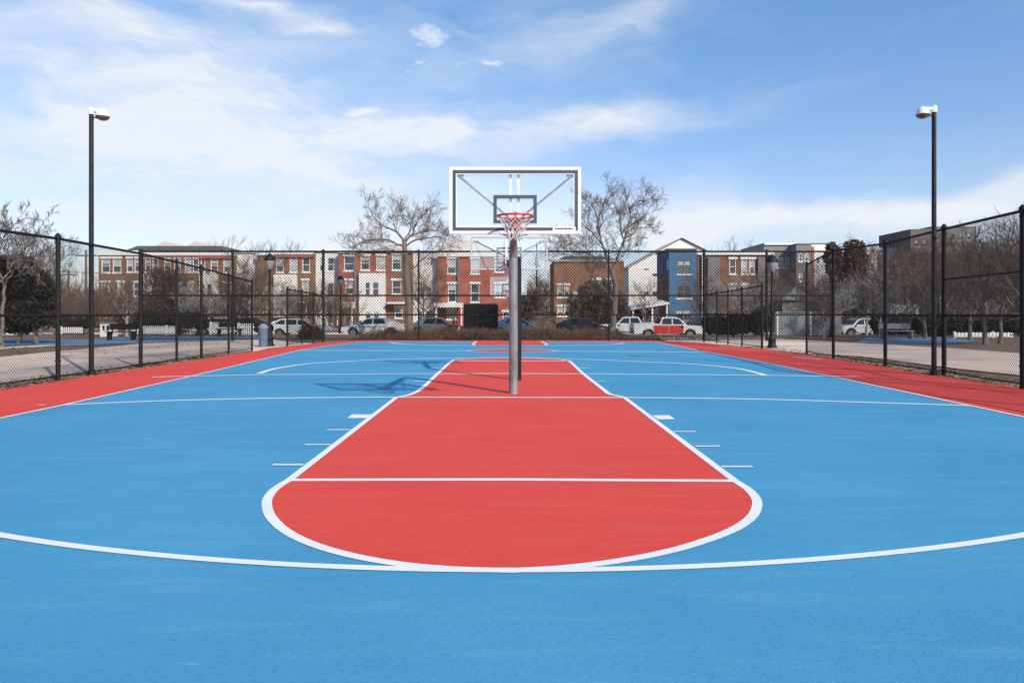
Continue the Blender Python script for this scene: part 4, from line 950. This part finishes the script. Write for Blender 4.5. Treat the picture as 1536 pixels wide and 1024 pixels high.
# small white gabled house roof seen through the trees
D_ = 60; r_ = thing('gabled_cottage', ((1195-CX)/F*D_, D_, 0), 'small white gabled cottage seen through the trees behind the grey wall', 'house')
A = PX(1170,450,60); B = PX(1222,450,60); pk = PX(1200,430,60)
MB().box(A[0]+.2,B[0]-.2,D_,D_+5,0,A[1]).build('wall', M['greyw'], r_); MB().add([(A[0],D_-.3,A[1]),(B[0],D_-.3,B[1]),(B[0],D_+5.3,A[1]),(A[0],D_+5.3,A[1]),(pk[0],D_+1,pk[1]),(pk[0],D_+4,pk[1])],[(0,1,4),(1,2,5,4),(2,3,5),(3,0,4,5),(0,3,2,1)]).build('roof', M['lgrey'], r_)
# grey boundary wall on the right
D_ = 46
for i, (pa, pb) in enumerate(((1167,1213),(1217,1262))):
    r_ = thing('boundary_wall', ((pa/2+pb/2-CX)/F*D_, D_, 0), ['grey panelled boundary wall right behind the street lamp','grey panelled boundary wall beside the white hatchback'][i], 'wall', 'grey boundary walls')
    A = PX(pa,0,46)[0]; B = PX(pb,0,46)[0]; MB().box(A,B,D_,D_+.2,0,PX(0,469,46)[1]).build('panel', M['lgrey'], r_); MB().box(A-.12,A-.003,D_-.05,D_+.25,0,PX(0,467.5,46)[1]).build('pillar', M['trim'], r_)
    MB().box(A,B,D_-.06,D_+.26,PX(0,469,46)[1]+.003,PX(0,467.3,46)[1]).build('coping', M['lgrey'], r_)

# ------------------------------------------------------------------ picket fences, benches, play cabin, box, gate
def picket(x0, x1, y, h, label, m='white', step=.13, name='picket_fence'):
    r_ = thing(name, ((x0+x1)/2,y,0), label, 'fence', 'white picket fences'); pk = MB(); n = int((x1-x0)/step)
    for i in range(n):
        x = x0+i*step; pk.prism([(x,.08),(x+step*.62,.08),(x+step*.62,h-.06),(x+step*.31,h),(x,h-.06)], y, y+.02)
    pk.build('pickets', M[m], r_); MB().box(x0,x1,y+.022,y+.06,.22,.29).build('rail', M[m], r_); MB().box(x0,x1,y+.022,y+.06,h-.28,h-.21).build('rail', M[m], r_)
    for k in range(int((x1-x0)/2.2)+1): MB().box(x0+k*2.2,x0+k*2.2+.09,y+.062,y+.15,0,h+.03).build('post', M[m], r_)
xd = lambda px, d: (px-CX)/F*d
picket(xd(196,46), xd(268,46), 46, .62, 'low white picket fence in front of the black hedge at left')
picket(xd(310,46), xd(352,46), 46.4, .85, 'white picket fence right of the round dark tree')
picket(xd(354,44), xd(380,44), 44.2, .8, 'short white picket fence nearest the left street lamp')
picket(xd(0,44), xd(26,44), 44, .5, 'white picket fence at the left edge under the evergreen', )
picket(xd(90,48), xd(126,48), 48, .5, 'low white picket fence left of the light pole')
picket(xd(1300,40), xd(1350,40), 47, .62, 'low pale fence left of the far white car on the right', 'lgrey')
picket(xd(1440,40), xd(1530,40), 40.5, .35, 'very low pale fence near the right edge', 'white', .2)
picket(xd(1336,52), xd(1380,52), 52, 2.1, 'tall white picket fence seen above the black hedge on the right')
def bench(px, pyb, w, label, m='black', rot=0):
    g = G(px, pyb); x, y = g.x, g.y; r_ = thing('park_bench', (x,y,0), label, 'bench', 'park benches')
    MB().box(x-w/2,x+w/2,y-.22,y+.2,.42,.46).build('seat', M[m], r_); MB().box(x-w/2,x+w/2,y+.21,y+.25,.55,.85).build('backrest', M[m], r_)
    for s in (-1,1):
        MB().box(x+s*w*.42-.03,x+s*w*.42+.03,y-.2,y+.22,0,.418).build('leg', M[m], r_); MB().box(x+s*w*.42-.03,x+s*w*.42+.03,y+.262,y+.30,.3,.85).build('back_support', M[m], r_)
bench(182, 510, 1.5, 'black bench left of the first tall fence post')
bench(283, 503, 1.5, 'dark bench before the round dark tree'); bench(345, 504, 1.6, 'dark bench in front of the white picket fence')
bench(1345, 508, 1.8, 'dark bench before the hedge on the right', 'greyw')
# white play cabin
g = G(154, 505); r_ = thing('play_cabin', (g.x,g.y,0), 'small white cabin with two openings left of the low picket fence', 'playhouse')
zb = lambda py, d: H+(HY-py)*d/F
d = g.y; a, b = xd(150,d), xd(166,d); zt = zb(485,d)
m = MB(); wall_holes(m, a, b, 0, zt, [(a+.12,a+.28,.35,zt-.12),(a+.36,a+.55,.35,zt-.12)], d, .05); m.add([(a,d,0),(b,d,0),(b,d,zt),(a,d,zt),(a,d+.8,0),(b,d+.8,0),(b,d+.8,zt),(a,d+.8,zt)], [(1,5,6,2),(5,4,7,6),(4,0,3,7)]); m.build('wall', M['white'], r_, fix=False)
MB().box(a-.05,b+.05,d-.06,d+.86,zt+.002,zt+.06).build('roof', M['greyw'], r_)
# black storage box
g = G(721, 500); d = g.y; r_ = thing('storage_container', (g.x,g.y,0), 'black box shaped container left of the hoop pole', 'container')
a, b = xd(695.5,d), xd(746.5,d); z1 = zb(455.5,d)
MB().box(a,b,d,d+1.8,.1,z1).build('body', M['greyw'] if False else M['black'], r_, bevel=.08)
for q in (a+.15,b-.3): MB().box(q,q+.15,d+.1,d+.3,0,.098).build('foot', M['greyw'], r_)
for i in range(7): MB().box(a+.15+i*.32,a+.19+i*.32,d-.025,d-.002,.25,z1-.2).build('rib', M['black'], r_)
# wooden gate pair
g = G(818, 503); d = g.y; r_ = thing('wooden_gate', (g.x,g.y,0), 'brown plank gate pair beside the brown bush right of the hoop', 'gate')
for i, (pa, pb) in enumerate(((803,816),(817.5,834))):
    m = MB(); a, b = xd(pa,d), xd(pb,d); n = 5
    for k in range(n): m.box(a+(b-a)*k/n+.01, a+(b-a)*(k+1)/n-.01, d, d+.04, .08, zb(467,d)+.03*(k%2))
    m.build('gate_leaf', M['wood'], r_); MB().box(a-.12,a-.02,d-.03,d+.08,0,zb(465,d)).build('post', M['wood'], r_)
MB().box(xd(803,d),xd(834,d),d-.05,d-.003,zb(468,d)-.08,zb(468,d)).build('rail', M['slate'], r_)
# red hydrant style marker
g = G(689, 500); d = g.y; r_ = thing('marker_post', (g.x,g.y,0), 'red marker post with a white foot left of the black container', 'post')
MB().box(g.x-.09,g.x+.09,d-.03,d+.03,.45,zb(463,d)).build('post', M['carred'], r_)
MB().prism([(g.x-.3,0),(g.x+.2,0),(g.x+.05,.46),(g.x-.05,.46)], d-.05, d+.05).build('foot', M['white'], r_)
# ------------------------------------------------------------------ cars, authored at origin facing +x
def car(label, px, pyb, L, kind, paint_, face=1, group='parked cars', d=None, name='parked_car', cat='car', yaw=0, sidepanel=None, clad=None, zs=1.0):
    d = d or G(px, pyb).y; x0 = xd(px, d)
    root = thing(name, (0,0,0), label, cat, group)
    w = .88; wr = .33; k = L/4.5
    arch = lambda cx: [(cx+.40*math.cos(t), wr+.02+.40*math.sin(t)) for t in [R(180-i*180/8) for i in range(9)]]
    fa, ra = 1.38*k, -1.32*k
    bot = [(-2.2*k,.34)] + [(x,max(z,.30)) for x, z in arch(ra)] + [(x,max(z,.30)) for x, z in arch(fa)] + [(2.2*k,.34)]
    if kind == 'sedan':
        top = [(2.25*k,.55),(2.18*k,.70),(1.9*k,.80),(1.05*k,.93),(-1.5*k,.98),(-2.15*k,.93),(-2.25*k,.75),(-2.24*k,.45)]
        cab = [(1.15*k,.92),(.45*k,1.36),(.1*k,1.42),(-.75*k,1.40),(-1.25*k,1.22),(-1.75*k,.96)]; sw = [((.98*k,.95),(.42*k,1.31),(.02*k,1.35),(.02*k,.95)),((-.05*k,.95),(-.05*k,1.35),(-.72*k,1.33),(-.95*k,.97)),]
    elif kind == 'suv':
        top = [(2.25*k,.6),(2.2*k,.85),(1.95*k,.98),(1.05*k,1.06),(-1.9*k,1.08),(-2.2*k,1.0),(-2.25*k,.8),(-2.24*k,.45)]
        cab = [(1.2*k,1.04),(.55*k,1.52),(.1*k,1.62),(-1.3*k,1.60),(-1.85*k,1.35),(-2.15*k,1.05)]; sw = [((1.0*k,1.08),(.5*k,1.46),(.05*k,1.54),(.05*k,1.08)),((-.03*k,1.08),(-.03*k,1.54),(-.85*k,1.53),(-.85*k,1.08)),((-.93*k,1.09),(-.93*k,1.52),(-1.3*k,1.49),(-1.75*k,1.15))]
    else:  # pickup
        top = [(2.25*k,.62),(2.22*k,.92),(2.0*k,1.0),(1.15*k,1.07),(-.55*k,1.1),(-.6*k,1.16),(-2.2*k,1.16),(-2.25*k,1.1),(-2.24*k,.5)]
        cab = [(1.2*k,1.05),(.7*k,1.62),(.45*k,1.70),(-.35*k,1.70),(-.6*k,1.12)]; sw = [((1.02*k,1.12),(.66*k,1.55),(.3*k,1.60),(.3*k,1.12)),((.22*k,1.12),(.22*k,1.60),(-.3*k,1.60),(-.45*k,1.15))]
    m = MB(); m.prism(bot+top, -w, w); m.build('body', M[paint_], root, True, bevel=.06)
    n = len(cab); vs = [(x,-w*.93 if i in (0,n-1) else -w*.74,z) for i,(x,z) in enumerate(cab)] + [(x,w*.93 if i in (0,n-1) else w*.74,z) for i,(x,z) in enumerate(cab)]
    # mid height widths vary linearly with z
    z0 = min(z for _,z in cab); z1 = max(z for _,z in cab); wy = lambda z: w*(.95-.21*(z-z0)/(z1-z0))
    vs = [(x,-wy(z),z) for x,z in cab]+[(x,wy(z),z) for x,z in cab]
    tri = tessellate_polygon([[Vector((x,z,0)) for x,z in cab]])
    MB().add(vs, [tuple(t) for t in tri]+[tuple(n+i for i in reversed(t)) for t in tri]+[(i,(i+1)%n,n+(i+1)%n,n+i) for i in range(n)]).build('cabin', M[paint_], root, True, bevel=.03)
    for q in sw:
        for s in (-1,1):
            MB().add([(x,s*(wy(z)+.012),z) for x,z in q]+[(x,s*(wy(z)-.02),z) for x,z in q],[(0,1,2,3),(7,6,5,4),(0,4,5,1),(1,5,6,2),(2,6,7,3),(3,7,4,0)]).build('side_window', M['carglass'], root)
    def screen(i, j, nm):
        A, B = Vector((cab[i][0],0,cab[i][1])), Vector((cab[j][0],0,cab[j][1])); nrm = Vector((A.z-B.z,0,B.x-A.x)).normalized(); nrm = nrm if nrm.z > 0 else -nrm
        a_ = A.lerp(B,.1)+nrm*.015; b_ = A.lerp(B,.92)+nrm*.015
        MB().add([(a_.x,-wy(a_.z)+.08,a_.z),(a_.x,wy(a_.z)-.08,a_.z),(b_.x,wy(b_.z)-.08,b_.z),(b_.x,-wy(b_.z)+.08,b_.z)],[(0,1,2,3)]).build(nm, M['carglass'], root)
    screen(0,1,'windscreen'); screen(n-1,n-2,'rear_window')
    for cx in (fa, ra):
        for s in (-1,1):
            t = MB(); t.tube([(cx,s*(w-.02),wr),(cx,s*(w-.22),wr)], wr, 20); wo = t.build('wheel', M['tyre'], root, True)
            t = MB(); t.tube([(cx,s*(w-.015),wr),(cx,s*(w-.03),wr)], wr*.62, 16)
            for q in range(5):
                t.box(0,0,0,0,0,0) if False else None
            t.build('rim', M['alloy'], wo, True)
    if clad:      # red panels over the doors
        for a_, b_ in clad:
            for s in (-1,1):
                yy = sorted((s*(w+.004), s*(w+.03))); MB().box(a_*k,b_*k,yy[0],yy[1],.38,1.02).build('door_panel', M['carred'], root, bevel=.02)
    else:
        for s in (-1,1):
            for xx in (.25*k,-.55*k): MB().box(xx-.09,xx+.09,*sorted((s*(w+.001),s*(w+.02))),.82,.85).build('door_handle', M['alloy'], root)
    for s in (-1,1):
        MB().box(2.12*k,2.255*k,*sorted((s*.52,s*.82)),.62,.74).build('headlight', M['head'], root); MB().box(-2.262*k,-2.12*k,*sorted((s*.55,s*.84)),.72,.88).build('tail_light', M['tail'], root)
        MB().box(.85*k,1.0*k,*sorted((s*(w+.0),s*(w+.17))),.96,1.08).build('mirror', M[paint_], root, bevel=.02)
    MB().box(2.2*k,2.29*k,-.7,.7,.34,.5).build('bumper', M['cargrey'], root); MB().box(-2.29*k,-2.2*k,-.7,.7,.34,.52).build('bumper', M['cargrey'], root)
    MB().box(-2.30*k,-2.292*k,-.25,.25,.55,.68).build('number_plate', M['plate'], root)
    root.location = (x0, d, -.32 if 49.8 < d < 59.5 else 0); root.scale = (1,1,zs); root.rotation_euler = (0,0,(math.pi if face < 0 else 0)+yaw)
    return root
car('white sedan parked behind the brush, left of the big bare trunk', 562, 500, 4.6, 'sedan', 'carwhite', -1, d=52.5)
car('white car with its bonnet behind the far left fence posts', 450, 500, 4.4, 'suv', 'carwhite', 1, d=54, zs=.82)
car('dark car behind the brush between the trunk and the black container', 655, 500, 4.4, 'sedan', 'cargrey', 1, d=53.5)
car('blue grey car half hidden by the hoop pole', 775, 500, 4.3, 'sedan', 'carblue', 1, d=55)
car('black car facing right, left of the tallest bare tree', 872, 500, 4.6, 'sedan', 'carblack', 1, d=50.5)
car('white pickup truck behind the tallest bare tree', 948, 500, 5.2, 'pickup', 'carwhite', -1, d=56.5, zs=.86, name='pickup_truck', cat='truck')
car('white pickup truck with red door panels', 999, 502, 4.9, 'pickup', 'carwhite', 1, d=50.8, zs=.86, name='pickup_truck', cat='truck', clad=((-.95,.0),(.04,.95)))
car('white hatchback beside the grey boundary wall on the right', 1288, 503, 3.7, 'suv', 'carwhite', -1, d=53.5, yaw=.12, zs=.84)
car('far white car before the right light pole', 1388, 500, 3.9, 'sedan', 'carwhite', -1, d=50)
car('dark car behind the black hedge at right', 1068, 500, 4.5, 'suv', 'carblack', 1, d=55, zs=.9)
car('white van half hidden by the hedge right of the round dark tree', 335, 496, 4.3, 'suv', 'carwhite', 1, d=58, zs=.85)
car('dark car left of the left street lamp', 372, 497, 4.5, 'sedan', 'carblack', -1, d=54)
car('pale car far left behind the evergreen trunk', 20, 497, 4.5, 'sedan', 'cargrey', 1, d=56)

# ------------------------------------------------------------------ sky, sun, camera
SUN_EL, SUN_AZ = R(33), math.atan2(.585, -.81)      # azimuth measured from +Y towards +X
sd = Vector((math.sin(SUN_AZ)*math.cos(SUN_EL), math.cos(SUN_AZ)*math.cos(SUN_EL), math.sin(SUN_EL)))
sl_ = bpy.data.lights.new('sun', 'SUN'); sl_.energy = 4.2; sl_.angle = R(.9); sl_.color = (1,.93,.815)
so = bpy.data.objects.new('sun', sl_); C.objects.link(so); so.rotation_euler = sd.to_track_quat('Z','Y').to_euler()
W = bpy.data.worlds.new('World'); S.world = W; W.use_nodes = True; nt = W.node_tree; N = nt.nodes; L = nt.links
bg = N['Background']; sky = N.new('ShaderNodeTexSky'); sky.sky_type = 'NISHITA'; sky.sun_disc = False; sky.sun_elevation = SUN_EL; sky.sun_rotation = SUN_AZ
sky.air_density = 1.0; sky.dust_density = .6; sky.ozone_density = 1.2
tc = N.new('ShaderNodeTexCoord'); sp = N.new('ShaderNodeSeparateXYZ'); L.new(tc.outputs['Generated'], sp.inputs[0])
def mth(op, a, b=None, c=None, clamp=False):
    n = N.new('ShaderNodeMath'); n.operation = op; n.use_clamp = clamp
    for i, v in enumerate((a,b,c)):
        if v is None: continue
        if isinstance(v, (int,float)): n.inputs[i].default_value = v
        else: L.new(v, n.inputs[i])
    return n.outputs[0]
az = mth('ARCTAN2', sp.outputs[0], sp.outputs[1]); el = mth('ARCSINE', sp.outputs[2])
def noise(vec, scale, detail=7, rough=.55, dist=0):
    n = N.new('ShaderNodeTexNoise'); n.inputs['Scale'].default_value = scale; n.inputs['Detail'].default_value = detail; n.inputs['Roughness'].default_value = rough; n.inputs['Distortion'].default_value = dist
    L.new(vec, n.inputs['Vector']); return n.outputs['Fac']
def comb(a, b, c=0.0):
    n = N.new('ShaderNodeCombineXYZ')
    for i, v in enumerate((a,b,c)):
        if isinstance(v, (int,float)): n.inputs[i].default_value = v
        else: L.new(v, n.inputs[i])
    return n.outputs[0]
# slanted coordinates in azimuth and elevation: wispy bands run slightly downhill to the right
wob = noise(comb(mth('MULTIPLY', az, 2.0), mth('MULTIPLY', el, 4.0)), 2.2, 5)
elw = mth('ADD', el, mth('MULTIPLY', mth('SUBTRACT', wob, .5), .10))
azw = mth('ADD', az, mth('MULTIPLY', mth('SUBTRACT', wob, .5), .16))
def blob(px, py, rx, ry, amp, ang=0, hard=1.0):
    a0 = math.atan((px-CX)/F); e0 = math.atan((HY-py)/F*math.cos(a0)); ra = rx/F; re = ry/F
    da = mth('SUBTRACT', azw, a0); de = mth('SUBTRACT', elw, e0); c_, s_ = math.cos(R(ang)), math.sin(R(ang))
    u = mth('DIVIDE', mth('ADD', mth('MULTIPLY', da, c_), mth('MULTIPLY', de, s_)), ra); v = mth('DIVIDE', mth('SUBTRACT', mth('MULTIPLY', de, c_), mth('MULTIPLY', da, s_)), re)
    r2 = mth('ADD', mth('MULTIPLY', u, u), mth('MULTIPLY', v, v))
    if hard > 1: r2 = mth('POWER', r2, hard)
    return mth('MULTIPLY', mth('EXPONENT', mth('MULTIPLY', r2, -1.0)), amp)
blobs = [blob(280,150,260,85,.75,0), blob(330,215,190,30,.55,-10), blob(470,262,130,14,.35,-14), blob(760,195,230,26,.62,4), blob(960,185,170,18,.35,6), blob(600,215,260,40,.5,0), blob(150,270,360,50,.42,0), blob(60,210,130,40,.3),
         blob(140,10,120,22,.45), blob(390,4,80,13,.75), blob(60,40,260,50,.32), blob(960,20,70,25,.32,20), blob(830,60,200,60,.3), blob(500,70,200,60,.2), blob(1180,330,330,17,.75,3), blob(1500,315,120,20,.6), blob(200,345,420,24,.65), blob(700,320,520,45,.38), blob(1000,350,500,30,.35), blob(490,42,38,8,.4)]
acc = blobs[0]
for b_ in blobs[1:]: acc = mth('ADD', acc, b_)
n1 = noise(comb(mth('MULTIPLY', azw, 3.0), mth('MULTIPLY', elw, 11.0)), 2.0, 9, .6, .3)
n2 = noise(comb(mth('MULTIPLY', az, 9.0), mth('MULTIPLY', elw, 38.0), 3.0), 2.0, 7, .6)
tex = mth('ADD', mth('MULTIPLY', mth('SUBTRACT', n1, .5), 1.9), mth('MULTIPLY', mth('SUBTRACT', n2, .5), .55))
dens = mth('MULTIPLY', acc, mth('ADD', .95, tex), clamp=True)
dens = mth('ADD', dens, mth('MULTIPLY', mth('SUBTRACT', n1, .55), .35), clamp=True)
puf = noise(comb(mth('MULTIPLY', az, 22.0), mth('MULTIPLY', el, 34.0)), 1.6, 7, .6)
pb = None
for q in ((628,62,40,19),(552,161,36,16),(700,103,40,8),(628,97,15,5),(695,52,16,6),(745,100,20,8)):
    a_ = blob(q[0],q[1],q[2],q[3],1.0 if q[2] in (40,36) and q[1] != 103 else .7,0); pb = a_ if pb is None else mth('ADD', pb, a_)
pd = mth('MULTIPLY', mth('SUBTRACT', mth('ADD', pb, mth('MULTIPLY', mth('SUBTRACT', puf, .5), 1.9)), .34), 1.15, clamp=True)
pd = mth('MULTIPLY', pd, mth('MULTIPLY', pb, 2.0, clamp=True))
cl = mth('MAXIMUM', mth('MULTIPLY', dens, .92), pd)
# pale haze towards the horizon
hz = mth('MULTIPLY', mth('EXPONENT', mth('MULTIPLY', mth('MAXIMUM', el, 0.0), -9.0)), .55)
cl = mth('SUBTRACT', 1.0, mth('MULTIPLY', mth('SUBTRACT', 1.0, cl), mth('SUBTRACT', 1.0, hz)), clamp=True)
mx = N.new('ShaderNodeMix'); mx.data_type = 'RGBA'; L.new(cl, mx.inputs[0])
SKYT = (.60, 1.05, 1.45)
tint = N.new('ShaderNodeMix'); tint.data_type = 'RGBA'; tint.blend_type = 'MULTIPLY'; tint.inputs[0].default_value = 1; L.new(sky.outputs[0], tint.inputs[6]); tr_ = N.new('ShaderNodeValToRGB'); L.new(mth('MULTIPLY', el, 2.0, clamp=True), tr_.inputs[0])
tr_.color_ramp.elements[0].position = 0; tr_.color_ramp.elements[0].color = (1.0,.94,1.08,1); tr_.color_ramp.elements[1].position = .9; tr_.color_ramp.elements[1].color = (.74,1.14,1.36,1)
e_ = tr_.color_ramp.elements.new(.36); e_.color = (.80,.97,1.22,1); L.new(tr_.outputs[0], tint.inputs[7])
L.new(tint.outputs[2], mx.inputs[6]); mx.inputs[7].default_value = (6.3,6.5,6.85,1)
L.new(mx.outputs[2], bg.inputs[0]); bg.inputs[1].default_value = .12
cam = bpy.data.cameras.new('camera'); co = bpy.data.objects.new('camera', cam); C.objects.link(co); S.camera = co
co.location = (0,0,H); co.rotation_euler = (R(90),0,0); cam.sensor_width = 36; cam.lens = F/1536*36; cam.shift_y = -(512-HY)/1536; cam.clip_end = 3000; cam.clip_start = .05
S.view_settings.view_transform = 'Standard'; S.view_settings.look = 'None'; S.view_settings.exposure = .22; S.view_settings.gamma = 1
S.cycles.transparent_max_bounces = 16; S.cycles.max_bounces = 6
